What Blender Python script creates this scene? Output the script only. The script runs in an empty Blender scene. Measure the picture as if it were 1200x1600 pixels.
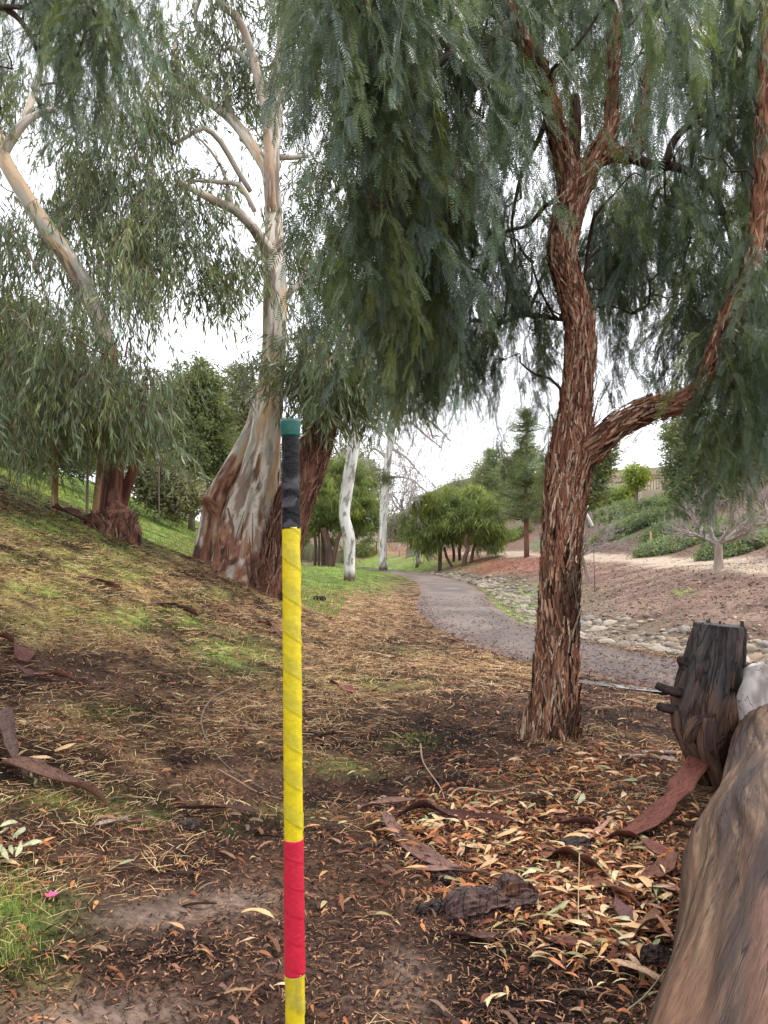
import bpy, math, random
import numpy as np
from mathutils import Vector

# ------------------------------------------------------------------ camera, world, light, exposure
S = bpy.context.scene
COL = S.collection
FPX = 1220.0
PITCH = math.atan(50 / FPX)
CAMZ = 1.45
cam_d = bpy.data.cameras.new('camera')
cam = bpy.data.objects.new('camera', cam_d)
COL.objects.link(cam)
cam.location = (0, 0, CAMZ)
cam.rotation_euler = (math.pi / 2 + PITCH, 0, 0)
cam_d.sensor_fit = 'VERTICAL'
cam_d.sensor_height = 24
cam_d.sensor_width = 18
cam_d.lens = 24 * FPX / 1600
cam_d.clip_start = 0.05
cam_d.clip_end = 2000
S.camera = cam

SUN_EL, SUN_AZ = math.radians(52), math.radians(70)
world = bpy.data.worlds.new('World')
S.world = world
world.use_nodes = True
wn, wl = world.node_tree.nodes, world.node_tree.links
wn.clear()
w_out = wn.new('ShaderNodeOutputWorld')
w_bg = wn.new('ShaderNodeBackground')
w_sky = wn.new('ShaderNodeTexSky')
w_sky.sky_type = 'NISHITA'
w_sky.sun_disc = False
w_sky.sun_elevation = SUN_EL
w_sky.sun_rotation = SUN_AZ
w_sky.dust_density = 4.0
w_sky.air_density = 1.0
# cloud deck: a soft white overcast with faint structure, over the physical sky
w_tc = wn.new('ShaderNodeTexCoord')
w_map = wn.new('ShaderNodeMapping'); w_map.inputs['Scale'].default_value = (1.0, 1.0, 3.0)
w_noise = wn.new('ShaderNodeTexNoise'); w_noise.inputs['Scale'].default_value = 2.2
w_noise.inputs['Detail'].default_value = 6
w_ramp = wn.new('ShaderNodeValToRGB')
w_ramp.color_ramp.elements[0].position = 0.3
w_ramp.color_ramp.elements[0].color = (11.0, 11.2, 12.2, 1)
w_ramp.color_ramp.elements[1].position = 0.7
w_ramp.color_ramp.elements[1].color = (14.0, 14.1, 14.8, 1)
w_mix = wn.new('ShaderNodeMixRGB'); w_mix.inputs[0].default_value = 0.88
wl.new(w_tc.outputs['Generated'], w_map.inputs[0])
wl.new(w_map.outputs[0], w_noise.inputs['Vector'])
wl.new(w_noise.outputs['Fac'], w_ramp.inputs[0])
wl.new(w_sky.outputs[0], w_mix.inputs[1])
wl.new(w_ramp.outputs[0], w_mix.inputs[2])
wl.new(w_mix.outputs[0], w_bg.inputs[0])
w_bg.inputs[1].default_value = 0.1
wl.new(w_bg.outputs[0], w_out.inputs[0])

sun_d = bpy.data.lights.new('sun', 'SUN')
sun_d.energy = 1.5
sun_d.angle = math.radians(14)
sun_d.color = (1.0, 0.96, 0.9)
sun = bpy.data.objects.new('sun', sun_d)
COL.objects.link(sun)
sv = Vector((math.sin(SUN_AZ) * math.cos(SUN_EL), math.cos(SUN_AZ) * math.cos(SUN_EL), math.sin(SUN_EL)))
sun.rotation_euler = (-sv).to_track_quat('-Z', 'Y').to_euler()

S.view_settings.view_transform = 'Standard'
S.view_settings.look = 'None'
S.view_settings.exposure = 0.93
S.view_settings.gamma = 1
S.view_settings.use_curve_mapping = False
S.render.engine = 'CYCLES'
S.cycles.max_bounces = 5
S.cycles.diffuse_bounces = 3
S.cycles.glossy_bounces = 2
S.cycles.transmission_bounces = 3
S.cycles.transparent_max_bounces = 4
S.cycles.use_denoising = True

# ------------------------------------------------------------------ helpers
rng = np.random.default_rng(11)
random.seed(5)
sp, cp = math.sin(PITCH), math.cos(PITCH)


def ray(px, py):
    cx = (px - 600) / FPX; cy = (800 - py) / FPX
    y = cp - cy * sp; z = sp + cy * cp
    return cx / y, z / y


def P(px, py, Y):
    u, v = ray(px, py)
    return np.array((u * Y, Y, CAMZ + v * Y))


def proj(x, y, z):
    dz = z - CAMZ
    f = y * cp + dz * sp
    up = -y * sp + dz * cp
    f = np.where(f > 0.05, f, 0.05)
    return 600 + FPX * x / f, 800 - FPX * up / f


def _h(ix, iy, iz, seed):
    n = (ix * 374761393 + iy * 668265263 + iz * 2147483647 + seed * 1274126177) & 0xffffffff
    n = ((n ^ (n >> 13)) * 1274126177) & 0xffffffff
    n = n ^ (n >> 16)
    return (n & 0xffff) / 32767.5 - 1.0


def vn(x, y, z=0.0, seed=0):
    x, y, z = np.broadcast_arrays(np.asarray(x, float), np.asarray(y, float), np.asarray(z, float))
    xi, yi, zi = np.floor(x), np.floor(y), np.floor(z)
    fx, fy, fz = x - xi, y - yi, z - zi
    xi, yi, zi = xi.astype(np.int64), yi.astype(np.int64), zi.astype(np.int64)
    fx = fx * fx * (3 - 2 * fx); fy = fy * fy * (3 - 2 * fy); fz = fz * fz * (3 - 2 * fz)
    r = 0
    for a in (0, 1):
        wx = fx if a else 1 - fx
        for b in (0, 1):
            wy = fy if b else 1 - fy
            for c in (0, 1):
                wz = fz if c else 1 - fz
                r = r + wx * wy * wz * _h(xi + a, yi + b, zi + c, seed)
    return r


def fbm(x, y, z=0.0, o=4, seed=0):
    r, a, t = 0, 1.0, 0
    x, y, z = np.asarray(x, float), np.asarray(y, float), np.asarray(z, float)
    for k in range(o):
        r = r + a * vn(x, y, z, seed + k * 7); t += a
        a *= 0.5; x = x * 2.03; y = y * 2.03; z = z * 2.03
    return r / t


def ss(a, b, x):
    t = np.clip((x - a) / (b - a), 0, 1)
    return t * t * (3 - 2 * t)


def lerp(a, b, t):
    a = np.asarray(a, float); b = np.asarray(b, float)
    t = np.asarray(t)
    if t.ndim:
        t = t[..., None]
    return a + (b - a) * t


def splus(t, k=0.5):
    return np.logaddexp(0, np.asarray(t) / k) * k


PATH = np.array([(-9, 66), (-5, 60), (-1.2, 54), (1.4, 47), (2.5, 38), (2.5, 30), (2.1, 23), (2.08, 18), (2.5, 14.6),
                 (3.1, 12.3), (4.0, 10.7), (5.4, 9.1), (7.5, 7.9), (11, 6.6), (17, 5.0), (30, 2)], float)
CREEK = np.array([(-2, 66), (1.5, 56), (3.9, 47), (5.0, 37), (5.05, 28), (4.3, 21), (4.45, 17), (5.3, 14), (6.5, 12.5),
                  (8.5, 11.2), (12, 9.9), (18, 8.4), (32, 5)], float)


def smooth_poly(p, n=6):
    p = np.asarray(p, float)
    q = np.vstack([2 * p[0] - p[1], p, 2 * p[-1] - p[-2]])
    out = []
    for i in range(1, len(q) - 2):
        for t in np.linspace(0, 1, n, endpoint=False):
            a, b, c, d = q[i - 1], q[i], q[i + 1], q[i + 2]
            out.append(0.5 * (2 * b + (c - a) * t + (2 * a - 5 * b + 4 * c - d) * t * t + (3 * b - 3 * c + d - a) * t ** 3))
    out.append(q[-2])
    return np.array(out)


PATH_S, CREEK_S = smooth_poly(PATH, 4), smooth_poly(CREEK, 4)


def sdist(x, y, poly):
    """distance to a polyline, positive on the far / right side"""
    x = np.asarray(x, float); y = np.asarray(y, float)
    best = np.full(x.shape, 1e9); sg = np.ones(x.shape)
    for a, b in zip(poly[:-1], poly[1:]):
        d = b - a; L2 = d @ d
        t = np.clip(((x - a[0]) * d[0] + (y - a[1]) * d[1]) / L2, 0, 1)
        qx = x - a[0] - t * d[0]; qy = y - a[1] - t * d[1]
        dd = qx * qx + qy * qy
        cr = d[0] * (y - a[1]) - d[1] * (x - a[0])
        m = dd < best
        best = np.where(m, dd, best); sg = np.where(m, np.sign(cr), sg)
    return np.sqrt(best) * np.where(sg == 0, 1, sg)


def Hd(x, y):
    """terrain height with its distances to the path and creek"""
    x = np.asarray(x, float); y = np.asarray(y, float)
    dp = sdist(x, y, PATH_S); dc = sdist(x, y, CREEK_S)
    c = np.interp(y, [0, 14.3, 19, 30, 60, 90], [0.95, 0.85, 2.6, 2.8, 7.0, 14.0])
    zl = 0.45 * splus(-x - c, 0.45)
    zl = 10 * np.tanh(zl / 10)
    near = ss(4.5, 1.0, np.abs(dp))
    z = zl * (1 - 0.9 * ss(2.6, 1.1, np.abs(dp))) - 0.3 * near
    right = np.where(dc > 0, 1.0, 0.0) * -0.3
    between = ss(-2.5, 0.0, dc) * (dp > 0)
    z = np.where(dp > 0, lerp_s(z, -0.3, ss(0, 1.5, dp)), z)
    bank = 0.27 * splus(dc - 0.8, 0.25)
    bank = np.minimum(bank, 0.27 * 3.8 + 0.05 * (dc - 4.6))
    bank = bank + 0.36 * splus(dc - 7.4, 0.5) * (dc > 3) * ss(4, 14, x + np.where(y < 40, 12, np.interp(y, [40, 60], [12, 0])))
    bank = np.where(bank > 0, 13 * np.tanh(bank / 13), bank)
    z = np.where(dc > 0, -0.3 + bank, z)
    z = z - 0.28 * np.exp(-(dc / 0.95) ** 2)
    z = z + 0.16 * fbm(x * 0.22, y * 0.22, 3.1, 3, 4) * (1 - ss(2.2, 1.1, np.abs(dp))) * ss(3, 9, np.hypot(x, y))
    return z, dp, dc


def lerp_s(a, b, t):
    return a + (b - a) * t


def H(x, y):
    return Hd(x, y)[0]


def G(px, py, far=160.0):
    """where the line of sight through a pixel meets the ground"""
    u, v = ray(px, py)
    Y = np.geomspace(0.8, far, 900)
    d = (CAMZ + v * Y) - H(u * Y, Y)
    k = np.argmax(d < 0)
    if not (d < 0).any():
        k = len(Y) - 1
    Y0 = Y[k - 1] + (Y[k] - Y[k - 1]) * (d[k - 1] / (d[k - 1] - d[k] + 1e-9)) if k > 0 else Y[0]
    Y0 = float(np.clip(Y0, 0.8, far))
    return np.array((u * Y0, Y0, float(H(u * Y0, Y0))))


class MB:
    """mesh collector: vertices, quads, tris, a colour and a grain coordinate per vertex"""

    def __init__(s):
        s.v, s.c, s.g, s.q, s.t, s.n = [], [], [], [], [], 0

    def add(s, v, q=None, t=None, c=(0.5, 0.5, 0.5), g=None):
        v = np.asarray(v, float).reshape(-1, 3)
        c = np.asarray(c, float)
        if c.ndim == 1:
            c = np.tile(c, (len(v), 1))
        s.v.append(v); s.c.append(c)
        s.g.append(v if g is None else np.asarray(g, float))
        if q is not None and len(q):
            s.q.append(np.asarray(q, np.int64).reshape(-1, 4) + s.n)
        if t is not None and len(t):
            s.t.append(np.asarray(t, np.int64).reshape(-1, 3) + s.n)
        s.n += len(v)

    def tube(s, pts, rad, sides=6, c=(0.2, 0.15, 0.1), cap=True, disp=None, colf=None, rep=0, gtwist=0.0, capk=0.3):
        pts = np.asarray(pts, float); rad = np.asarray(rad, float)
        if rad.ndim == 0:
            rad = np.full(len(pts), float(rad))
        if rep:
            sm = smooth_poly(np.column_stack([pts, rad]), rep)
            pts, rad = sm[:, :3], np.maximum(sm[:, 3], 1e-4)
        n = len(pts)
        d = np.gradient(pts, axis=0)
        d /= np.linalg.norm(d, axis=1)[:, None] + 1e-12
        ref = np.array((0, 0, 1.0)) if abs(d[0][2]) < 0.9 else np.array((1.0, 0, 0))
        N = np.empty_like(pts)
        a = np.cross(d[0], ref); a /= np.linalg.norm(a)
        for i in range(n):
            a = a - d[i] * (a @ d[i]); a /= np.linalg.norm(a) + 1e-12
            N[i] = a
        B = np.cross(d, N)
        th = np.linspace(0, 2 * np.pi, sides, endpoint=False)
        L = np.concatenate([[0], np.cumsum(np.linalg.norm(np.diff(pts, axis=0), axis=1))])
        cs, sn = np.cos(th), np.sin(th)
        g = np.stack([np.outer(rad, cs), np.outer(rad, sn), np.repeat(L[:, None], sides, 1)], -1)
        R = np.repeat(rad[:, None], sides, 1)
        if disp is not None:
            R = R + disp(g[..., 0], g[..., 1], g[..., 2], np.repeat(rad[:, None], sides, 1))
        V = pts[:, None, :] + N[:, None, :] * (R * cs)[..., None] + B[:, None, :] * (R * sn)[..., None]
        col = c if colf is None else colf(g[..., 0], g[..., 1], g[..., 2], R, V).reshape(-1, 3)
        i = np.arange(n - 1)[:, None] * sides; j = np.arange(sides)[None, :]; j2 = (j + 1) % sides
        q = np.stack([i + j, i + j2, i + sides + j2, i + sides + j], -1).reshape(-1, 4)
        if gtwist:
            ang = th[None, :] + g[..., 2] * gtwist
            g = np.stack([rad[:, None] * np.cos(ang), rad[:, None] * np.sin(ang), g[..., 2]], -1)
        V = V.reshape(-1, 3); g = g.reshape(-1, 3)
        t = []
        if cap:
            V = np.vstack([V, pts[-1] + d[-1] * rad[-1] * capk, pts[0]])
            g = np.vstack([g, g[-1], g[0]])
            if colf is not None:
                col = np.vstack([col, col[-1], col[0]])
            e = (n - 1) * sides
            t = [(e + k, e + (k + 1) % sides, n * sides) for k in range(sides)]
            t += [((k + 1) % sides, k, n * sides + 1) for k in range(sides)]
        s.add(V, q, t, col, g)
        return pts, rad

    def box(s, lo, hi, c=(0.5, 0.5, 0.5), rot=0.0, org=(0, 0, 0)):
        x0, y0, z0 = lo; x1, y1, z1 = hi
        v = np.array([(x0, y0, z0), (x1, y0, z0), (x1, y1, z0), (x0, y1, z0), (x0, y0, z1), (x1, y0, z1), (x1, y1, z1), (x0, y1, z1)], float)
        ca, sa = math.cos(rot), math.sin(rot)
        v = np.column_stack([v[:, 0] * ca - v[:, 1] * sa, v[:, 0] * sa + v[:, 1] * ca, v[:, 2]]) + np.asarray(org, float)
        s.add(v, [(0, 3, 2, 1), (4, 5, 6, 7), (0, 1, 5, 4), (1, 2, 6, 5), (2, 3, 7, 6), (3, 0, 4, 7)], c=c)

    def mesh(s, name, mat, smooth=True):
        me = bpy.data.meshes.new(name)
        v = np.concatenate(s.v); c = np.concatenate(s.c); g = np.concatenate(s.g)
        q = np.concatenate(s.q) if s.q else np.zeros((0, 4), np.int64)
        t = np.concatenate(s.t) if s.t else np.zeros((0, 3), np.int64)
        me.vertices.add(len(v)); me.vertices.foreach_set('co', v.astype(np.float32).ravel())
        me.loops.add(len(q) * 4 + len(t) * 3)
        me.loops.foreach_set('vertex_index', np.concatenate([q.ravel(), t.ravel()]).astype(np.int32))
        me.polygons.add(len(q) + len(t))
        me.polygons.foreach_set('loop_start', np.concatenate([np.arange(len(q)) * 4, len(q) * 4 + np.arange(len(t)) * 3]).astype(np.int32))
        me.polygons.foreach_set('use_smooth', np.full(len(q) + len(t), smooth))
        ca = me.color_attributes.new('col', 'FLOAT_COLOR', 'POINT')
        ca.data.foreach_set('color', np.column_stack([np.clip(c, 0, 1), np.ones(len(c))]).astype(np.float32).ravel())
        ga = me.attributes.new('grain', 'FLOAT_VECTOR', 'POINT')
        ga.data.foreach_set('vector', g.astype(np.float32).ravel())
        me.update(calc_edges=True)
        if mat:
            me.materials.append(mat)
        return me

    def build(s, name, mat, parent=None, smooth=True, stuff=False):
        o = bpy.data.objects.new(name, s.mesh(name, mat, smooth))
        COL.objects.link(o)
        if parent is not None:
            o.parent = parent
            o.matrix_parent_inverse.identity()
            off = np.array(parent.location)
            if np.abs(off).sum() > 0:
                co = np.empty(len(o.data.vertices) * 3, np.float32)
                o.data.vertices.foreach_get('co', co)
                co = (co.reshape(-1, 3) - off).astype(np.float32)
                o.data.vertices.foreach_set('co', co.ravel())
        if stuff:
            o['kind'] = 'stuff'
        return o


def tag(o, label=None, cat=None, group=None, kind=None):
    if label: o['label'] = label
    if cat: o['category'] = cat
    if group: o['group'] = group
    if kind: o['kind'] = kind
    return o


def empty(name, loc, label, cat, group=None):
    o = bpy.data.objects.new(name, None)
    COL.objects.link(o)
    o.location = [float(q) for q in loc]
    return tag(o, label, cat, group)


def place(mb, name, mat, loc, label, cat, group=None, smooth=True, kind=None):
    """a top-level thing that is one mesh, its origin at loc"""
    o = mb.build(name, mat, None, smooth)
    co = np.empty(len(o.data.vertices) * 3, np.float32)
    o.data.vertices.foreach_get('co', co)
    co = (co.reshape(-1, 3) - np.asarray(loc)).astype(np.float32)
    o.data.vertices.foreach_set('co', co.ravel())
    o.location = [float(q) for q in loc]
    return tag(o, label, cat, group, kind)


# ------------------------------------------------------------------ materials
def mat_surf(name, rough=0.85, fine=60.0, amt=0.35, bump=0.4, bdist=0.004, stretch=(1, 1, 1), spec=0.3, coord='grain', crack=None):
    m = bpy.data.materials.new(name); m.use_nodes = True
    n, l = m.node_tree.nodes, m.node_tree.links
    bs = n['Principled BSDF']
    at = n.new('ShaderNodeAttribute'); at.attribute_name = 'col'
    gr = n.new('ShaderNodeAttribute'); gr.attribute_name = coord
    mp = n.new('ShaderNodeMapping'); mp.inputs['Scale'].default_value = stretch
    l.new(gr.outputs['Vector'], mp.inputs[0])
    nz = n.new('ShaderNodeTexNoise'); nz.inputs['Scale'].default_value = fine
    nz.inputs['Detail'].default_value = 5; nz.inputs['Roughness'].default_value = 0.65
    l.new(mp.outputs[0], nz.inputs['Vector'])
    mr = n.new('ShaderNodeMapRange')
    mr.inputs['From Min'].default_value = 0.25; mr.inputs['From Max'].default_value = 0.75
    mr.inputs['To Min'].default_value = 1 - amt; mr.inputs['To Max'].default_value = 1 + amt
    l.new(nz.outputs['Fac'], mr.inputs['Value'])
    vm = n.new('ShaderNodeVectorMath'); vm.operation = 'SCALE'
    l.new(at.outputs['Color'], vm.inputs[0]); l.new(mr.outputs[0], vm.inputs['Scale'])
    colour = vm.outputs[0]; height = nz.outputs['Fac']
    if crack:
        # thin splits and fibres running with the grain
        cs_, cz_, cw_, ck_ = crack
        m2 = n.new('ShaderNodeMapping'); m2.inputs['Scale'].default_value = (1, 1, cz_)
        l.new(gr.outputs['Vector'], m2.inputs[0])
        n2 = n.new('ShaderNodeTexNoise'); n2.inputs['Scale'].default_value = cs_; n2.inputs['Detail'].default_value = 3
        l.new(m2.outputs[0], n2.inputs['Vector'])
        a1 = n.new('ShaderNodeMath'); a1.operation = 'SUBTRACT'; a1.inputs[1].default_value = .5; l.new(n2.outputs['Fac'], a1.inputs[0])
        a2 = n.new('ShaderNodeMath'); a2.operation = 'ABSOLUTE'; l.new(a1.outputs[0], a2.inputs[0])
        a3 = n.new('ShaderNodeMapRange'); a3.inputs['From Max'].default_value = cw_; a3.inputs['To Min'].default_value = 1 - ck_; a3.inputs['To Max'].default_value = 1
        l.new(a2.outputs[0], a3.inputs['Value'])
        v2 = n.new('ShaderNodeVectorMath'); v2.operation = 'SCALE'
        l.new(colour, v2.inputs[0]); l.new(a3.outputs[0], v2.inputs['Scale']); colour = v2.outputs[0]
        h2 = n.new('ShaderNodeMath'); h2.operation = 'MULTIPLY'; l.new(height, h2.inputs[0]); l.new(a3.outputs[0], h2.inputs[1]); height = h2.outputs[0]
    l.new(colour, bs.inputs['Base Color'])
    bs.inputs['Roughness'].default_value = rough
    bs.inputs['Specular IOR Level'].default_value = spec
    if bump:
        bp = n.new('ShaderNodeBump'); bp.inputs['Strength'].default_value = bump; bp.inputs['Distance'].default_value = bdist
        l.new(height, bp.inputs['Height']); l.new(bp.outputs[0], bs.inputs['Normal'])
    return m


def mat_leaf(name, trans=0.35, gloss=0.25, rough=0.45, vary=0.35, hue=(1.25, 1.05, 0.6)):
    m = bpy.data.materials.new(name); m.use_nodes = True
    n, l = m.node_tree.nodes, m.node_tree.links
    bs = n['Principled BSDF']; out = n['Material Output']
    at = n.new('ShaderNodeAttribute'); at.attribute_name = 'col'
    oi = n.new('ShaderNodeObjectInfo')
    mr = n.new('ShaderNodeMapRange'); mr.inputs['To Min'].default_value = 1 - vary; mr.inputs['To Max'].default_value = 1 + vary
    l.new(oi.outputs['Random'], mr.inputs['Value'])
    vm = n.new('ShaderNodeVectorMath'); vm.operation = 'SCALE'
    l.new(at.outputs['Color'], vm.inputs[0]); l.new(mr.outputs[0], vm.inputs['Scale'])
    wn_ = n.new('ShaderNodeTexWhiteNoise'); wn_.noise_dimensions = '1D'
    l.new(oi.outputs['Random'], wn_.inputs['W'])
    pw = n.new('ShaderNodeMath'); pw.operation = 'POWER'; pw.inputs[1].default_value = 2.5
    l.new(wn_.outputs['Value'], pw.inputs[0])
    hm = n.new('ShaderNodeMixRGB'); hm.blend_type = 'MULTIPLY'; hm.inputs[2].default_value = (*hue, 1)
    l.new(pw.outputs[0], hm.inputs[0]); l.new(vm.outputs[0], hm.inputs[1])
    l.new(hm.outputs[0], bs.inputs['Base Color'])
    bs.inputs['Roughness'].default_value = rough
    bs.inputs['Specular IOR Level'].default_value = gloss
    tr = n.new('ShaderNodeBsdfTranslucent')
    tc = n.new('ShaderNodeMixRGB'); tc.blend_type = 'MULTIPLY'; tc.inputs[0].default_value = 1
    tc.inputs[2].default_value = (1.2, 1.25, 0.7, 1)
    l.new(hm.outputs[0], tc.inputs[1]); l.new(tc.outputs[0], tr.inputs[0])
    mx = n.new('ShaderNodeMixShader'); mx.inputs[0].default_value = trans
    l.new(bs.outputs[0], mx.inputs[1]); l.new(tr.outputs[0], mx.inputs[2])
    l.new(mx.outputs[0], out.inputs[0])
    return m


M_GROUND = mat_surf('soil', 0.9, 34.0, 0.7, 1.0, 0.02, spec=0.12)
M_PATH = mat_surf('asphalt', 0.7, 45.0, 0.35, 0.8, 0.008, spec=0.3)
M_TRACK = mat_surf('track_dirt', 0.9, 14.0, 0.2, 0.5, 0.02)
M_LITTER = mat_surf('litter', 0.75, 90.0, 0.35, 0.3, 0.002, spec=0.08)
M_BARK = mat_surf('shaggy_bark', 0.85, 55.0, 0.45, 0.9, 0.008, (1, 1, 0.16), spec=0.12, crack=(30, .13, .035, .75))
M_EUC = mat_surf('smooth_bark', 0.7, 9.0, 0.22, 0.6, 0.01, (1, 1, 0.2), spec=0.2, crack=(7, .2, .006, .6))
M_TWIG = mat_surf('twig_bark', 0.85, 40.0, 0.3, 0, 0)
M_LOG = mat_surf('bare_wood', 0.62, 100.0, 0.42, 0.9, 0.004, (1, 1, 0.14), spec=0.22, crack=(20, .03, .012, .75))
M_CHAR = mat_surf('charred_wood', 0.6, 70.0, 0.7, 1.0, 0.012, (1, 1, 0.12), spec=0.25, crack=(22, .12, .03, .8))
M_STONE = mat_surf('stone', 0.8, 30.0, 0.25, 0.5, 0.004, coord='grain')
M_TAPE = mat_surf('tape', 0.34, 70.0, 0.16, 0.5, 0.003, (1, 1, 1), spec=0.5)
M_TAPE_BLACK = mat_surf('black_tape', 0.42, 70.0, 0.2, 0.8, 0.004, spec=0.22)
M_PLASTER = mat_surf('plaster', 0.9, 6.0, 0.1, 0.1, 0.002)
M_METAL = mat_surf('painted_metal', 0.5, 20.0, 0.1, 0, 0, spec=0.5)
M_CONC = mat_surf('concrete', 0.9, 8.0, 0.2, 0.2, 0.01)
M_PEPLEAF = mat_leaf('pepper_leaf', 0.34, 0.5, 0.38, 0.5, (1.45, 1.2, 0.5))
M_EUCLEAF = mat_leaf('eucalyptus_leaf', 0.28, 0.45, 0.42, 0.4, (1.22, 1.08, 0.65))
M_FARLEAF = mat_leaf('far_leaf', 0.4, 0.2, 0.6, 0.3)
M_GRASS = mat_leaf('grass_blade', 0.4, 0.2, 0.5, 0.0)
M_PETAL = mat_leaf('petal', 0.4, 0.2, 0.5, 0.0)

# ------------------------------------------------------------------ ground zones, laid out as patches on the ground
Z_GRASS = [(80, 875, 110, 26, .6), (140, 955, 90, 28, .6), (375, 1022, 85, 30, 1.0), (230, 955, 80, 25, .5), (0, 1445, 95, 78, 1.25),
           (250, 805, 120, 55, 1.5), (110, 745, 120, 45, 1.1), (560, 893, 90, 16, 1.2), (500, 915, 90, 14, .7), (120, 1240, 110, 30, .55), (640, 1155, 40, 14, .6),
           (800, 950, 50, 28, .9), (850, 925, 60, 20, .5), (560, 1065, 130, 16, .4), (680, 880, 70, 10, 1.0), (240, 1275, 30, 16, .7), (370, 1300, 30, 14, .3),
           (20, 980, 70, 30, .4), (630, 1020, 60, 12, .3), (460, 1275, 60, 18, .3), (530, 1200, 60, 16, .4), (590, 880, 90, 12, 1.0), (0, 690, 90, 40, .8),
           (1070, 930, 10, 5, 1.0), (60, 820, 60, 20, .7), (190, 890, 50, 14, .8), (330, 930, 50, 12, .7), (60, 920, 60, 16, .9), (300, 975, 40, 10, .8), (480, 950, 40, 10, .7), (160, 1100, 60, 14, .5), (720, 975, 40, 8, .5)]
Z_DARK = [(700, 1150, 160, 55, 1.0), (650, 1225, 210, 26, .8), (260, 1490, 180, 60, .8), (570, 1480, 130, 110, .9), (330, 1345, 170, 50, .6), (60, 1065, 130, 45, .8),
          (250, 1110, 90, 30, .6), (480, 1130, 80, 40, .5), (600, 1330, 100, 40, .6), (940, 1095, 80, 40, .5), (800, 1500, 160, 90, .6), (430, 1560, 120, 60, .5), (560, 1120, 80, 60, .4), (860, 1575, 190, 42, .9), (960, 1130, 120, 40, .5), (420, 1060, 90, 30, .5), (130, 1020, 80, 22, .5), (600, 1010, 60, 18, .5), (720, 1080, 80, 22, .5), (330, 990, 70, 18, .4)]
Z_BARE = [(230, 1425, 150, 34, 1.0), (390, 1405, 70, 22, .7), (170, 1580, 170, 38, 1.0), (620, 1560, 90, 60, .6), (640, 1500, 50, 30, .4), (470, 1510, 60, 20, .3)]
Z_STRAW = [(180, 905, 300, 55, 1.0), (350, 1135, 220, 50, 1.0), (870, 1150, 110, 22, 1.0), (520, 1000, 130, 60, .7), (760, 1040, 130, 30, .7), (560, 945, 90, 30, .8), (760, 1215, 120, 20, .7),
           (60, 1130, 120, 30, .8), (80, 1000, 140, 40, .6), (1080, 935, 70, 10, .8), (500, 1090, 100, 30, .6)]
Z_LEAF = [(850, 1320, 230, 90, 1.0), (950, 1440, 150, 90, 1.0), (700, 1290, 140, 40, .7), (950, 1200, 160, 30, .8), (40, 1330, 60, 30, .5)]
Z_RED = [(770, 882, 110, 13, 1.0), (640, 862, 90, 9, .5)]


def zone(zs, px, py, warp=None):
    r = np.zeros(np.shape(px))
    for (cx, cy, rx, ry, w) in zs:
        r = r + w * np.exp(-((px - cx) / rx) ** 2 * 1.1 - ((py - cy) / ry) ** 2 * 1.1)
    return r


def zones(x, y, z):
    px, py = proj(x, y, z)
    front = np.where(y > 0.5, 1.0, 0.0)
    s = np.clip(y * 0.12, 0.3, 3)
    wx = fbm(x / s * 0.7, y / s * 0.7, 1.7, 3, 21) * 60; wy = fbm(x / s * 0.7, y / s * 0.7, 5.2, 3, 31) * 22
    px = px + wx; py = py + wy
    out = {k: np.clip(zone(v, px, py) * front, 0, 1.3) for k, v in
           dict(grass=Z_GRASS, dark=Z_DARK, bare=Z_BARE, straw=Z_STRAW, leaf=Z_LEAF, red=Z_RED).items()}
    return out


def path_w(x, y):
    return 1.15 + 0.10 * fbm(x * 0.8, y * 0.8, 0, 3, 77)


def Hfine(x, y):
    z, dp, dc = Hd(x, y)
    r = np.hypot(x, y)
    k = ss(1.0, 1.5, np.abs(dp))
    f = fbm(x * 3.2, y * 3.2, 0, 3, 9) * 0.035 + fbm(x * 13, y * 13, 0, 2, 19) * 0.010
    z = z + f * k * ss(60, 8, r)
    z = z - 0.03 * ss(1.06, 0.9, np.abs(dp))
    return z, dp, dc


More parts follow.
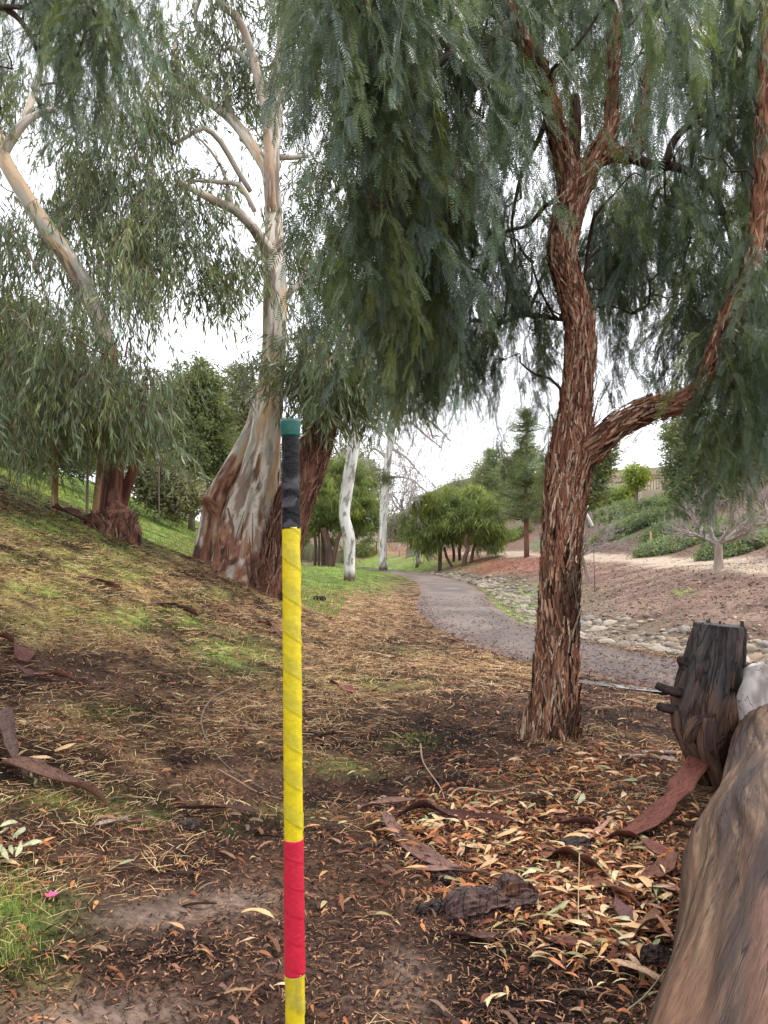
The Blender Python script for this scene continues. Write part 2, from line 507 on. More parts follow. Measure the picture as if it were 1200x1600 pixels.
# ------------------------------------------------------------------ the ground sheet
def make_ground():
    th = np.concatenate([np.radians(np.linspace(-40, 40, 470)), np.radians(np.linspace(42, 318, 100))])
    r = np.concatenate([np.geomspace(0.05, 1.5, 14, endpoint=False), np.geomspace(1.5, 90, 400, endpoint=False), np.geomspace(90, 900, 30)])
    T, R = np.meshgrid(th, r)
    x = np.sin(T) * R; y = np.cos(T) * R
    z, dp, dc = Hfine(x, y)
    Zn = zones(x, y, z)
    n1 = fbm(x * 1.2, y * 1.2, 0, 4, 40); n2 = fbm(x * 6, y * 6, 0, 4, 41); n3 = fbm(x * 0.35, y * 0.35, 0, 3, 42)
    c = lerp((0.05, 0.026, 0.017), (0.145, 0.080, 0.044), ss(-0.5, 0.5, n1 * 0.7 + n2 * 0.5))  # base set dark: shade beneath the litter is put into the colour
    c = lerp(c, (0.36, 0.23, 0.11), np.clip(Zn['straw'] * (0.42 + n2 * 1.1), 0, 0.78))
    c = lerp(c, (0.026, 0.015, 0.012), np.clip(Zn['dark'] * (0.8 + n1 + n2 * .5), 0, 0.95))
    c = lerp(c, (0.21, 0.15, 0.115), np.clip(Zn['bare'] * (0.85 + n1 * 0.5), 0, 0.95))
    c = lerp(c, (0.09, 0.042, 0.025), np.clip(Zn['leaf'] * 0.8, 0, 0.8))
    # the bank beyond the creek: purplish wood mulch, with pale bare streaks
    bank = ss(0.5, 1.6, dc)
    cb = lerp((0.13, 0.080, 0.060), (0.23, 0.155, 0.112), ss(-0.4, 0.5, fbm(x * 0.5, y * 1.4, 0, 4, 50)))
    c = lerp(c, cb, bank)
    tr = ss(4.0, 4.9, dc + n1 * 0.6) * ss(7.6, 6.7, dc + n1 * 0.5)
    c = lerp(c, (0.40, 0.32, 0.24), tr * 0.9 * (y < 60))
    hill = ss(7.2, 8.2, dc)
    c = lerp(c, lerp((0.16, 0.10, 0.075), (0.13, 0.15, 0.075), ss(-0.1, 0.4, n3)), hill)
    # creek margins: grey silt
    c = lerp(c, (0.21, 0.175, 0.13), np.exp(-(dc / 1.1) ** 2) * 0.9)
    c = lerp(c, (0.30, 0.10, 0.06), np.clip(Zn['red'] * (0.8 + n1 * 0.5), 0, 0.9))
    # grass tint
    gr = np.clip(Zn['grass'] * (0.75 + 0.9 * n2), 0, 1)
    far_g = ss(17.5, 20, y) * (x < -1.5) * (dp < -1.2) * ss(70, 45, y)
    gr = np.maximum(gr, far_g * np.clip(0.75 + 0.8 * fbm(x * .6, y * .6, 0, 3, 60), 0, 1))
    c = lerp(c, (0.16, 0.25, 0.045), gr * 0.8)
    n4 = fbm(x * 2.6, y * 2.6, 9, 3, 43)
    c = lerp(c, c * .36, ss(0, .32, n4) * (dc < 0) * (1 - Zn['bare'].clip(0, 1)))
    c = c * (1 + 0.35 * n2[..., None])
    n, k = T.shape
    i = np.arange(n - 1)[:, None] * k; j = np.arange(k)[None, :]; j2 = (j + 1) % k
    q = np.stack([i + j, i + j2, i + k + j2, i + k + j], -1).reshape(-1, 4)
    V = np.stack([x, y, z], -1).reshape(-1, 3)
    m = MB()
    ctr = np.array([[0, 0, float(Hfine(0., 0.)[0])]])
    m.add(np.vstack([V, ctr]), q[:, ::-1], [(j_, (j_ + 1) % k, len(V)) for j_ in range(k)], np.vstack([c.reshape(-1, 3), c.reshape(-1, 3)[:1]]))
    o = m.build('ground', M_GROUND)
    tag(o, 'rough sloping park ground of mulch, soil and grass patches', kind='structure')


make_ground()


def ribbon(name, poly, hw, mat, lift, colf, label, across=14, edge_seed=77, along=8, rng_t=(0, 1), off=0.0):
    p = smooth_poly(poly, along)
    d = np.gradient(p, axis=0); d /= np.linalg.norm(d, axis=1)[:, None]
    nrm = np.column_stack([-d[:, 1], d[:, 0]])
    s = np.linspace(-1, 1, across)
    w = hw * (1 + 0.09 * fbm(p[:, 0] * 1.1, p[:, 1] * 1.1, 0, 3, edge_seed))
    w2 = hw * (1 + 0.09 * fbm(p[:, 0] * 1.1, p[:, 1] * 1.1, 7, 3, edge_seed))
    W = np.where(s[None, :] < 0, w[:, None], w2[:, None])
    X = p[:, 0:1] + nrm[:, 0:1] * (s * W + off); Y = p[:, 1:2] + nrm[:, 1:2] * (s * W + off)
    Z = H(X, Y) + lift - 0.035 * np.abs(s[None, :]) ** 8
    V = np.stack([X, Y, Z], -1).reshape(-1, 3)
    n, k = X.shape
    i = np.arange(n - 1)[:, None] * k; j = np.arange(k - 1)[None, :]
    q = np.stack([i + j, i + j + 1, i + k + j + 1, i + k + j], -1).reshape(-1, 4)
    m = MB(); m.add(V, q, c=colf(X, Y, s[None, :] * np.ones_like(X)).reshape(-1, 3))
    o = m.build(name, mat)
    tag(o, label, kind='structure')
    return o


def path_col(X, Y, s):
    n = fbm(X * 1.5, Y * 0.9, 0, 4, 81)
    c = lerp((0.080, 0.058, 0.047), (0.150, 0.112, 0.090), ss(-0.5, 0.5, n))
    edge = ss(0.55, 1.0, np.abs(s) + 0.25 * fbm(X * 2, Y * 2, 0, 3, 83))
    return lerp(c, (0.12, 0.066, 0.05), edge * 0.85)


dense = smooth_poly(PATH, 12)
ribbon('path', PATH, 1.3, M_PATH, 0.012, path_col, 'grey asphalt path strewn with mulch curving away up the valley', across=40, along=24)

# wet patches on the path: thin real sheets of water
M_WET = bpy.data.materials.new('wet_film'); M_WET.use_nodes = True
_b = M_WET.node_tree.nodes['Principled BSDF']
_b.inputs['Base Color'].default_value = (0.10, 0.095, 0.095, 1); _b.inputs['Roughness'].default_value = 0.16


def puddle(px, py, rx, ry, ang, label, seed):
    g = G(px, py)
    m = MB(); k = 40
    th = np.linspace(0, 2 * np.pi, k, endpoint=False)
    rr = 1 + 0.45 * fbm(np.cos(th) * 1.6 + seed, np.sin(th) * 1.6, 0, 3, seed)
    x = rx * np.cos(th) * rr; y = ry * np.sin(th) * rr
    ca, sa = math.cos(ang), math.sin(ang)
    X = g[0] + x * ca - y * sa; Y = g[1] + x * sa + y * ca
    Z = H(X, Y) + 0.018
    V = np.vstack([np.column_stack([X, Y, Z]), [g[0], g[1], H(g[0], g[1]) + 0.019]])
    m.add(V, t=[(i, (i + 1) % k, k) for i in range(k)], c=(0.1, 0.1, 0.1))
    place(m, 'puddle', M_WET, (g[0], g[1], g[2]), label, 'puddle', kind='structure')


puddle(950, 1072, 1.15, 0.13, -0.62, 'thin wet streak along the near edge of the path right of the reddish trunk', 3)

# manhole cover on the path
g = G(705, 921)
m = MB(); k = 28
th = np.linspace(0, 2 * np.pi, k, endpoint=False)
V = [(0.36 * math.cos(a), 0.36 * math.sin(a), 0.016) for a in th] + [(0.31 * math.cos(a), 0.31 * math.sin(a), 0.034) for a in th] + [(0, 0, 0.034)]
m.add(np.array(V) + g, [(i, (i + 1) % k, k + (i + 1) % k, k + i) for i in range(k)], [(k + i, k + (i + 1) % k, 2 * k) for i in range(k)], c=(0.09, 0.08, 0.075))
place(m, 'manhole_cover', M_METAL, g, 'round dark metal cover set in the path', 'manhole cover')

# ------------------------------------------------------------------ instanced foliage
TEMPL = {}


def scatter_group(name, templates):
    gr = bpy.data.node_groups.new(name, 'GeometryNodeTree')
    gr.interface.new_socket('Geometry', in_out='INPUT', socket_type='NodeSocketGeometry')
    gr.interface.new_socket('Geometry', in_out='OUTPUT', socket_type='NodeSocketGeometry')
    n, l = gr.nodes, gr.links
    gi, go = n.new('NodeGroupInput'), n.new('NodeGroupOutput')
    join = n.new('GeometryNodeJoinGeometry')
    for t in templates:
        oi = n.new('GeometryNodeObjectInfo'); oi.inputs['Object'].default_value = t
        oi.inputs['As Instance'].default_value = True
        l.new(oi.outputs['Geometry'], join.inputs[0])
    ip = n.new('GeometryNodeInstanceOnPoints')
    ip.inputs['Pick Instance'].default_value = True

    def named(nm, dt):
        a = n.new('GeometryNodeInputNamedAttribute'); a.data_type = dt
        a.inputs['Name'].default_value = nm
        return [o for o in a.outputs if o.enabled and o.name == 'Attribute'][0]
    e2r = n.new('FunctionNodeEulerToRotation')
    l.new(named('rot', 'FLOAT_VECTOR'), e2r.inputs[0])
    l.new(gi.outputs[0], ip.inputs['Points'])
    l.new(join.outputs[0], ip.inputs['Instance'])
    l.new(named('idx', 'INT'), ip.inputs['Instance Index'])
    l.new(e2r.outputs[0], ip.inputs['Rotation'])
    l.new(named('scl', 'FLOAT'), ip.inputs['Scale'])
    l.new(ip.outputs[0], go.inputs[0])
    return gr


def crown(name, group, ntempl, pts, rot, scl, parent):
    pts = np.asarray(pts, float)
    me = bpy.data.meshes.new(name)
    off = np.array(parent.location) if parent else 0
    me.vertices.add(len(pts)); me.vertices.foreach_set('co', (pts - off).astype(np.float32).ravel())
    a = me.attributes.new('rot', 'FLOAT_VECTOR', 'POINT'); a.data.foreach_set('vector', np.asarray(rot, np.float32).ravel())
    a = me.attributes.new('scl', 'FLOAT', 'POINT'); a.data.foreach_set('value', np.asarray(scl, np.float32))
    a = me.attributes.new('idx', 'INT', 'POINT'); a.data.foreach_set('value', rng.integers(0, ntempl, len(pts)).astype(np.int32))
    o = bpy.data.objects.new(name, me); COL.objects.link(o)
    o.parent = parent
    o['kind'] = 'stuff'
    md = o.modifiers.new('leaves', 'NODES'); md.node_group = group
    return o


def unit(v):
    return v / (np.linalg.norm(v) + 1e-12)


def leaf_quads(mb, base, d, side, L, w, c):
    """narrow pointed leaf as two quads folded on its midrib"""
    nrm = unit(np.cross(d, side))
    v = [base, base + d * L * .35 + side * w * .5 + nrm * w * .1, base + d * L, base + d * L * .35 - side * w * .5 + nrm * w * .1]
    mb.add(v, [(0, 1, 2, 3)], c=c)


def pepper_frond(mb, base, out, L, r, c0):
    """a pinnate leaf: drooping midrib with paired narrow leaflets"""
    n = 11
    pts = [base]; d = unit(out + np.array((0, 0, -0.15)))
    for i in range(n):
        d = unit(d + np.array((0, 0, -0.16)))
        pts.append(pts[-1] + d * L / n)
    pts = np.array(pts)
    s0 = unit(np.cross(d, (0, 0, 1)) if abs(d[2]) < 0.95 else np.array((math.cos(r.random() * 6), math.sin(r.random() * 6), 0)))
    s0 = unit(s0 + r.normal(0, .25, 3))
    for i in range(1, n + 1):
        dd = unit(pts[i] - pts[i - 1])
        s = unit(s0 - dd * (s0 @ dd))
        ll = 0.047 * (1 - 0.5 * abs(i / n - 0.4)) * (0.9 + 0.2 * r.random())
        up = unit(np.cross(s, dd))
        for sg in (-1, 1):
            ld = unit(s * sg * 0.85 + dd * 0.75 + up * r.normal(0, .12))
            cc = c0 * (0.8 + 0.4 * r.random())
            leaf_quads(mb, pts[i], ld, unit(np.cross(ld, up)), ll, 0.0086, cc)
    mb.tube(pts[::3] if len(pts) % 3 == 1 else pts[::2], 0.0009, 3, c0 * 1.2, cap=False)


def make_pepper_templates():
    out = []
    for k in range(5):
        r = np.random.default_rng(100 + k)
        mb = MB()
        L = (0.85, 0.65, 1.05, 0.5, 0.75)[k]
        n = int(L / 0.055)
        az0 = r.random() * 6.28
        pts = [np.zeros(3)]
        d = unit(np.array((0.35 * math.cos(az0), 0.35 * math.sin(az0), -0.8)))
        for i in range(n):
            d = unit(d + np.array((0, 0, -0.12)) + r.normal(0, .06, 3))
            pts.append(pts[-1] + d * L / n)
        pts = np.array(pts)
        mb.tube(pts[::2] if len(pts) % 2 else np.vstack([pts[::2], pts[-1:]]), 0.0022, 3, (0.10, 0.11, 0.06), cap=False)
        az = r.random() * 6
        base_c = np.array([(0.095, 0.142, 0.092), (0.10, 0.15, 0.085), (0.085, 0.13, 0.095), (0.14, 0.185, 0.075), (0.09, 0.14, 0.09)][k])
        for i in range(1, n + 1):
            az += 2.4 + r.normal(0, .4)
            o = unit(np.array((math.cos(az), math.sin(az), -0.65 + r.normal(0, .25))))
            pepper_frond(mb, pts[i], o, 0.13 + 0.07 * r.random(), r, base_c * (0.8 + 0.4 * r.random()))
        pepper_frond(mb, pts[-1], unit(np.array((0.1, 0, -1))), 0.2, r, base_c)
        out.append(bpy.data.objects.new('pepper_spray', mb.mesh('pepper_spray', M_PEPLEAF, False)))
    return out


def curved_leaf(mb, base, d, side, L, w, c, bend=-0.25, segs=3):
    """a lance-shaped leaf with a sickle bend; segs strips"""
    up = unit(np.cross(side, d))
    prof = {2: (0, 1.0, 0.0), 3: (0.15, 1.0, 0.7, 0.0), 4: (.12, .8, 1.0, .65, 0)}[segs]
    pts = []; p = base.copy(); dd = d.copy()
    for i in range(segs + 1):
        pts.append(p - side * w * .5 * prof[i]); pts.append(p + side * w * .5 * prof[i])
        dd = unit(dd + side * bend * 0.5 + np.array((0, 0, -0.12)))
        p = p + dd * L / segs
    q = [(2 * i, 2 * i + 1, 2 * i + 3, 2 * i + 2) for i in range(segs)]
    mb.add(pts, q, c=c)


def make_euc_templates(scale=1.0, cset=None, nleaf=36, L0=0.17, w0=0.021):
    out = []
    for k in range(4):
        r = np.random.default_rng(200 + k)
        mb = MB()
        for b in range(3):
            az0 = r.random() * 6.28
            L = 0.45 + 0.4 * r.random()
            n = 8
            pts = [np.zeros(3)]
            d = unit(np.array((math.cos(az0), math.sin(az0), -0.1 + r.normal(0, .3))))
            for i in range(n):
                d = unit(d + np.array((0, 0, -0.42)) + r.normal(0, .08, 3))
                pts.append(pts[-1] + d * L / n)
            pts = np.array(pts)
            mb.tube(pts[::2], 0.0028, 3, (0.16, 0.10, 0.07), cap=False)
            base_c = np.array((cset or [(0.145, 0.195, 0.10), (0.13, 0.18, 0.105), (0.17, 0.21, 0.095), (0.12, 0.17, 0.10)])[k])
            for i in range(nleaf // 3):
                p = pts[int(r.integers(1, n + 1))]
                a = r.random() * 6.28
                d = unit(np.array((math.cos(a) * .38, math.sin(a) * .38, -0.9 - r.random() * .5)))
                side = unit(np.cross(d, r.normal(0, 1, 3)))
                curved_leaf(mb, p, d, side, L0 * (0.7 + 0.6 * r.random()), w0 * (.8 + .4 * r.random()), base_c * (0.65 + 0.7 * r.random()), r.normal(0, .25), 2)
        out.append(bpy.data.objects.new('leaf_spray', mb.mesh('leaf_spray', M_EUCLEAF, False)))
    return out


def make_far_templates(nm, cols, nleaf, R, L0, w0, droop, seed):
    """a leafy clump for trees far off"""
    out = []
    for k in range(3):
        r = np.random.default_rng(seed + k)
        mb = MB()
        for i in range(nleaf):
            p = r.normal(0, R * .5, 3) * (1, 1, 0.8)
            a = r.random() * 6.28
            d = unit(np.array((math.cos(a), math.sin(a), r.normal(0, .5) - droop)))
            side = unit(np.cross(d, r.normal(0, 1, 3)))
            c = np.array(cols[k % len(cols)]) * (0.6 + 0.8 * r.random())
            leaf_quads(mb, p, d, side, L0 * (0.6 + 0.8 * r.random()), w0, c)
        out.append(bpy.data.objects.new(nm, mb.mesh(nm, M_FARLEAF, False)))
    return out


GR_PEP = scatter_group('pepper_leaves', make_pepper_templates())
GR_EUC = scatter_group('eucalyptus_leaves', make_euc_templates())
GR_FARWEEP = scatter_group('far_weeping_leaves', make_far_templates('weeping_clump', [(0.19, 0.24, 0.09), (0.22, 0.265, 0.10), (0.16, 0.21, 0.085)], 60, 0.42, 0.5, 0.045, 1.6, 300))  # far leaf colours made lighter and less saturated to carry distance haze
GR_FARDARK = scatter_group('far_dark_leaves', make_far_templates('dark_clump', [(0.15, 0.19, 0.10), (0.18, 0.21, 0.11), (0.13, 0.165, 0.095)], 56, 0.45, 0.22, 0.06, 0.4, 320))
GR_FARGREY = scatter_group('far_grey_leaves', make_far_templates('grey_clump', [(0.20, 0.205, 0.15), (0.22, 0.215, 0.16), (0.17, 0.18, 0.135)], 56, 0.48, 0.2, 0.055, 0.3, 340))
GR_FARLIGHT = scatter_group('far_light_leaves', make_far_templates('light_clump', [(0.24, 0.31, 0.09), (0.20, 0.27, 0.08), (0.27, 0.33, 0.11)], 70, 0.38, 0.18, 0.07, 0.3, 360))
GR_PINE = scatter_group('pine_needles', make_far_templates('needle_clump', [(0.16, 0.215, 0.125), (0.18, 0.235, 0.13), (0.14, 0.185, 0.115)], 60, 0.36, 0.28, 0.026, -0.1, 380))
GR_COVER = scatter_group('ground_cover_leaves', make_far_templates('cover_clump', [(0.21, 0.27, 0.18), (0.24, 0.30, 0.18), (0.19, 0.245, 0.17)], 80, 0.22, 0.12, 0.04, -0.5, 400))


# ------------------------------------------------------------------ bark
def ridged_disp(amp, fu=26.0, fv=2.4, seed=3):
    def f(gx, gy, gz, r):
        wob = 0.35 * vn(gx * 4, gy * 4, gz * 1.5, seed)
        a = vn(gx * fu + wob * 3, gy * fu + wob * 3, gz * fv, seed + 1)
        b = vn(gx * fu * 2.1, gy * fu * 2.1, gz * fv * 2.6, seed + 2)
        e = fbm(gx * 5, gy * 5, gz * 1.6, 3, seed + 5)
        rid = 1 - np.abs(a) * 1.7
        return amp * (rid * 0.75 + b * 0.45 + e * 1.1) * np.clip(r / 0.12, 0.25, 1.3)
    return f


def pepper_col(gx, gy, gz, R, V):
    a = vn(gx * 26, gy * 26, gz * 2.4, 4)
    b = fbm(gx * 40, gy * 40, gz * 5, 3, 14)
    crack = ss(0.30, 0.75, np.abs(a) + 0.35 * b)
    c = lerp((0.40, 0.215, 0.125), (0.27, 0.115, 0.065), ss(-0.5, 0.5, b))
    c = lerp(c, (0.47, 0.34, 0.235), ss(0.25, 0.75, fbm(gx * 60, gy * 60, gz * 6, 3, 44)))
    c = lerp(c, (0.045, 0.022, 0.016), crack)
    wet = ss(.0, .35, fbm(gx * 6, gy * 6, gz * 2.2, 3, 47)) * ss(1.9, .6, gz)
    c = lerp(c, np.array((.04, .024, .018)), wet * .85)
    return c


def flakes(mb, axis, rad, n, r, cols, Lr=(0.05, 0.16), wr=(0.008, 0.022), lift=0.015, z0=0.0, z1=1.0, wet=False):
    """loose shreds of bark lying along a stem; axis and radii are dense samples"""
    N = len(axis)
    for _ in range(n):
        i = int(r.integers(int(z0 * (N - 3)) + 1, max(int(z1 * (N - 3)), int(z0 * (N - 3)) + 3)))
        d = unit(axis[i + 1] - axis[i - 1])
        a = r.random() * 6.28
        u = unit(np.cross(d, (0.3, 0.2, 0.9) if abs(d[2]) < .9 else (1, 0.1, 0)))
        w = np.cross(d, u)
        nr = u * math.cos(a) + w * math.sin(a); tg = np.cross(d, nr)
        L = r.uniform(*Lr); ww = r.uniform(*wr)
        dd = unit(d + tg * r.normal(0, .22))
        p = axis[i] + nr * (rad[i] + 0.004) - dd * L / 2
        c = np.array(cols[int(r.integers(len(cols)))]) * r.uniform(.7, 1.25)
        if wet and vn(p[0] * 5, p[1] * 5, p[2] * 3.2, 48) > .15 and p[2] < 1.3: c = c * .22
        l1, l2, l3 = r.random() * lift, r.random() * lift * 0.7, r.random() * lift * 1.6
        tw = unit(tg + nr * r.normal(0, .3)) * ww / 2
        V = [p + nr * l1 - tw * .4, p + nr * l1 + tw * .4, p + dd * L * .4 + nr * l2 - tw, p + dd * L * .4 + nr * l2 + tw,
             p + dd * L + nr * l3 - tw * .5, p + dd * L + nr * l3 + tw * .5]
        mb.add(V, [(0, 1, 3, 2), (2, 3, 5, 4)], c=c)


def pxpath(lst, Y0=None):
    """[(px, py, halfwidth_px, depth)] -> points and radii in metres"""
    pts, rad = [], []
    for (px, py, hw, Y) in lst:
        pts.append(P(px, py, Y)); rad.append(hw * Y / FPX)
    return np.array(pts), np.array(rad)


def limb(mb, lst, sides=10, disp=None, colf=None, c=(0.2, 0.1, 0.07), rep=None, res=0.03, cap=True, capk=.3):
    pts, rad = pxpath(lst)
    L = np.linalg.norm(np.diff(pts, axis=0), axis=1).mean()
    rep = rep or max(2, int(L / res))
    return mb.tube(pts, rad, sides, c, cap, disp, colf, rep, capk=capk)


def twig_curve(a, b, r, sag=0.0, n=6, wob=0.06):
    t = np.linspace(0, 1, n)[:, None]
    L = np.linalg.norm(b - a)
    p = a + (b - a) * t
    p[:, 2] += 4 * sag * L * t[:, 0] * (1 - t[:, 0])
    p[1:-1] += r.normal(0, wob * L, (n - 2, 3))
    return p


def feed_branches(mb, targets, limbs, r, c=(0.12, 0.07, 0.05), rad0=0.022, sides=5, sag=0.12):
    """thin branches from the nearest limb sample to every cluster centre; returns the centres"""
    src = np.concatenate(limbs)
    for t in targets:
        d = np.linalg.norm(src - t + np.array((0, 0, 0.5)), axis=1)
        k = int(np.argmin(d + r.random(len(d)) * 0.25 * d.min()))
        a = src[k]
        L = np.linalg.norm(t - a)
        p = twig_curve(a, np.asarray(t, float), r, sag, 7, 0.05)
        mb.tube(p, np.linspace(min(rad0, 0.008 + L * .008), 0.004, 7), sides, c, rep=2)
        src = np.vstack([src, p[3:]])


def sprays(clusters, r, per=None, tilt=0.25, flat=0.6):
    """clusters: (centre, radius, n, scale)"""
    P_, R_, S_ = [], [], []
    for (c, rad, n, sc) in clusters:
        q = r.normal(0, 1, (n, 3)); q /= np.linalg.norm(q, axis=1)[:, None]
        q *= (r.random((n, 1)) ** 0.45) * rad * np.array((1, 1, flat))
        P_.append(np.asarray(c) + q)
        R_.append(np.column_stack([r.normal(0, tilt, n), r.normal(0, tilt, n), r.random(n) * 6.28]))
        S_.append(sc * r.uniform(0.75, 1.25, n))
    return np.concatenate(P_), np.concatenate(R_), np.concatenate(S_)


# ------------------------------------------------------------------ the reddish pepper tree in front
def foreground_pepper():
    r = np.random.default_rng(1)
    base = G(860, 1146); Y = base[1]
    root = empty('pepper_tree', base, 'big weeping pepper tree with shaggy reddish-brown trunk beside the path, one limb arching right', 'tree')
    tm = MB()
    disp = ridged_disp(0.014)
    LL = []
    k_ = .86
    main = [(856, 1176, 66, Y), (860, 1148, 43, Y), (866, 1100, 32, Y), (871, 1000, 29, Y), (875, 900, 27, Y), (881, 800, 29, Y), (889, 725, 31, Y), (897, 655, 23, Y), (902, 600, 19, Y),
            (907, 550, 19.5, Y), (904, 500, 19, Y), (892, 450, 18, Y), (879, 400, 18.5, Y), (884, 350, 20, Y), (897, 300, 21, Y), (914, 268, 17, Y), (933, 240, 14, Y), (950, 212, 11.5, Y), (957, 170, 10, Y), (957, 110, 9, Y), (960, 50, 8, Y), (968, -60, 6, Y)]
    A = limb(tm, main, 110, disp, pepper_col, res=0.016)
    LL.append(A[0])
    B = limb(tm, [(893, 290, 20, Y), (880, 245, 17, Y), (868, 200, 15, Y - .1), (856, 150, 14, Y - .2), (842, 110, 13, Y - .3), (826, 75, 12, Y - .4), (800, 30, 11, Y - .5), (790, -60, 9, Y - .6)], 56, disp, pepper_col, res=0.025)
    C_ = limb(tm, [(893, 285, 14, Y), (895, 240, 12, Y + .1), (899, 200, 10, Y + .15), (898, 150, 7, Y + .2)], 30, disp, pepper_col, res=0.03)
    D = limb(tm, [(930, 250, 14, Y), (960, 240, 13, Y + .15), (985, 243, 12, Y + .3), (999, 205, 10.5, Y + .4), (1006, 150, 9.5, Y + .45), (1012, 112, 9, Y + .5), (1040, 75, 7.5, Y + .5), (1068, 38, 6, Y + .6), (1085, -20, 5, Y + .6)], 36, disp, pepper_col, res=0.03)
    E = limb(tm, [(880, 745, 20, Y + .03), (905, 712, 25, Y), (935, 690, 22, Y - .05), (975, 659, 19, Y - .1), (1020, 638, 17.5, Y - .15), (1070, 628, 17, Y - .2), (1105, 600, 16, Y - .25), (1124, 545, 16, Y - .3), (1152, 470, 14, Y - .3), (1180, 385, 13, Y - .3),
                  (1194, 260, 13, Y - .3), (1199, 130, 11, Y - .3), (1206, -60, 8, Y - .3)], 80, disp, pepper_col, res=0.018)
    F = limb(tm, [(1010, 113, 8, Y + .5), (1017, 95, 7, Y + .52), (1012, 70, 5, Y + .5)], 16, disp, pepper_col)
    for x in (B, C_, D, E):
        LL.append(x[0])
    tr = tm.build('trunk', M_BARK, root)
    fm = MB()
    cols = [(0.44, 0.27, 0.17), (0.32, 0.15, 0.09), (0.50, 0.37, 0.26), (0.24, 0.10, 0.06), (0.12, 0.06, 0.04)]
    flakes(fm, A[0], A[1] + 0.008, 5200, r, cols, z1=0.72, wet=True)
    flakes(fm, A[0], A[1] + 0.006, 700, r, cols, Lr=(.16, .42), wr=(.012, .03), lift=.02, z1=.7, wet=True)
    flakes(fm, A[0], A[1] + 0.004, 500, r, cols, Lr=(0.03, .08), z0=0.68, z1=1)
    flakes(fm, E[0], E[1] + 0.006, 1500, r, cols)
    flakes(fm, B[0], B[1] + 0.003, 500, r, cols, Lr=(0.03, .09)); flakes(fm, D[0], D[1] + 0.003, 350, r, cols, Lr=(0.03, .08))
    fm.build('loose_bark', M_BARK, root, stuff=True)
    # thin dark branches
    bm = MB()
    dk = (0.075, 0.05, 0.04)
    thin = [
        [(800, 30, 8, Y - .5), (770, 58, 7, Y - .7), (720, 75, 6, Y - .9), (680, 100, 5, Y - 1.1), (655, 130, 4.5, Y - 1.2), (640, 165, 3, Y - 1.3)],
        [(765, 62, 6.5, Y - .7), (752, 110, 6, Y - .8), (735, 155, 5, Y - .8), (718, 215, 4, Y - .8), (708, 280, 2.5, Y - .8)],
        [(853, 190, 5, Y), (838, 225, 4, Y + .2), (818, 262, 3.5, Y + .3), (806, 310, 3, Y + .3), (800, 350, 2, Y + .3), (806, 385, 1.2, Y + .3), (798, 420, .8, Y + .3)],
        [(1040, 255, 7, Y + .4), (1056, 215, 6, Y + .4), (1088, 193, 5, Y + .4), (1120, 205, 5, Y + .5), (1150, 245, 4.5, Y + .5), (1190, 290, 3.5, Y + .6)],
        [(985, 245, 9, Y + .3), (1020, 258, 8, Y + .4), (1060, 262, 7, Y + .5), (1100, 285, 6, Y + .6), (1130, 330, 4.5, Y + .6), (1145, 390, 3, Y + .6), (1152, 430, 2, Y + .6)],
        [(1075, 180, 5, Y + .5), (1110, 180, 5, Y + .5), (1160, 182, 4, Y + .5), (1200, 178, 4, Y + .5)],
        [(1040, 318, 3, Y + .6), (1080, 330, 3, Y + .6), (1130, 335, 2.5, Y + .6), (1170, 345, 2, Y + .6)],
        [(930, 330, 3, Y + .1), (920, 380, 3, Y + .3), (912, 440, 2, Y + .4)],
        [(800, 30, 9, Y - .5), (770, -10, 8, Y - .8), (700, -60, 7, Y - 1.2)],
        [(885, 305, 4, Y), (852, 322, 3.5, Y + .1), (825, 352, 3.2, Y + .2), (792, 362, 2.6, Y + .3), (764, 392, 2, Y + .3), (738, 402, 1.4, Y + .4), (722, 430, .8, Y + .4)],
        [(880, 500, 3, Y + .5), (820, 492, 4, Y + 1.5), (780, 505, 3.5, Y + 2), (740, 500, 3, Y + 2.4)],
        [(706, 290, 3, Y - .5), (700, 380, 2.5, Y - .4), (690, 450, 2, Y - .3)],
        [(640, 165, 3, Y - 1.3), (620, 230, 2.5, Y - 1.3), (600, 330, 2, Y - 1.2)],
    ]
    for t in thin:
        a = limb(bm, t, 8, c=dk, res=0.06)
        LL.append(a[0])
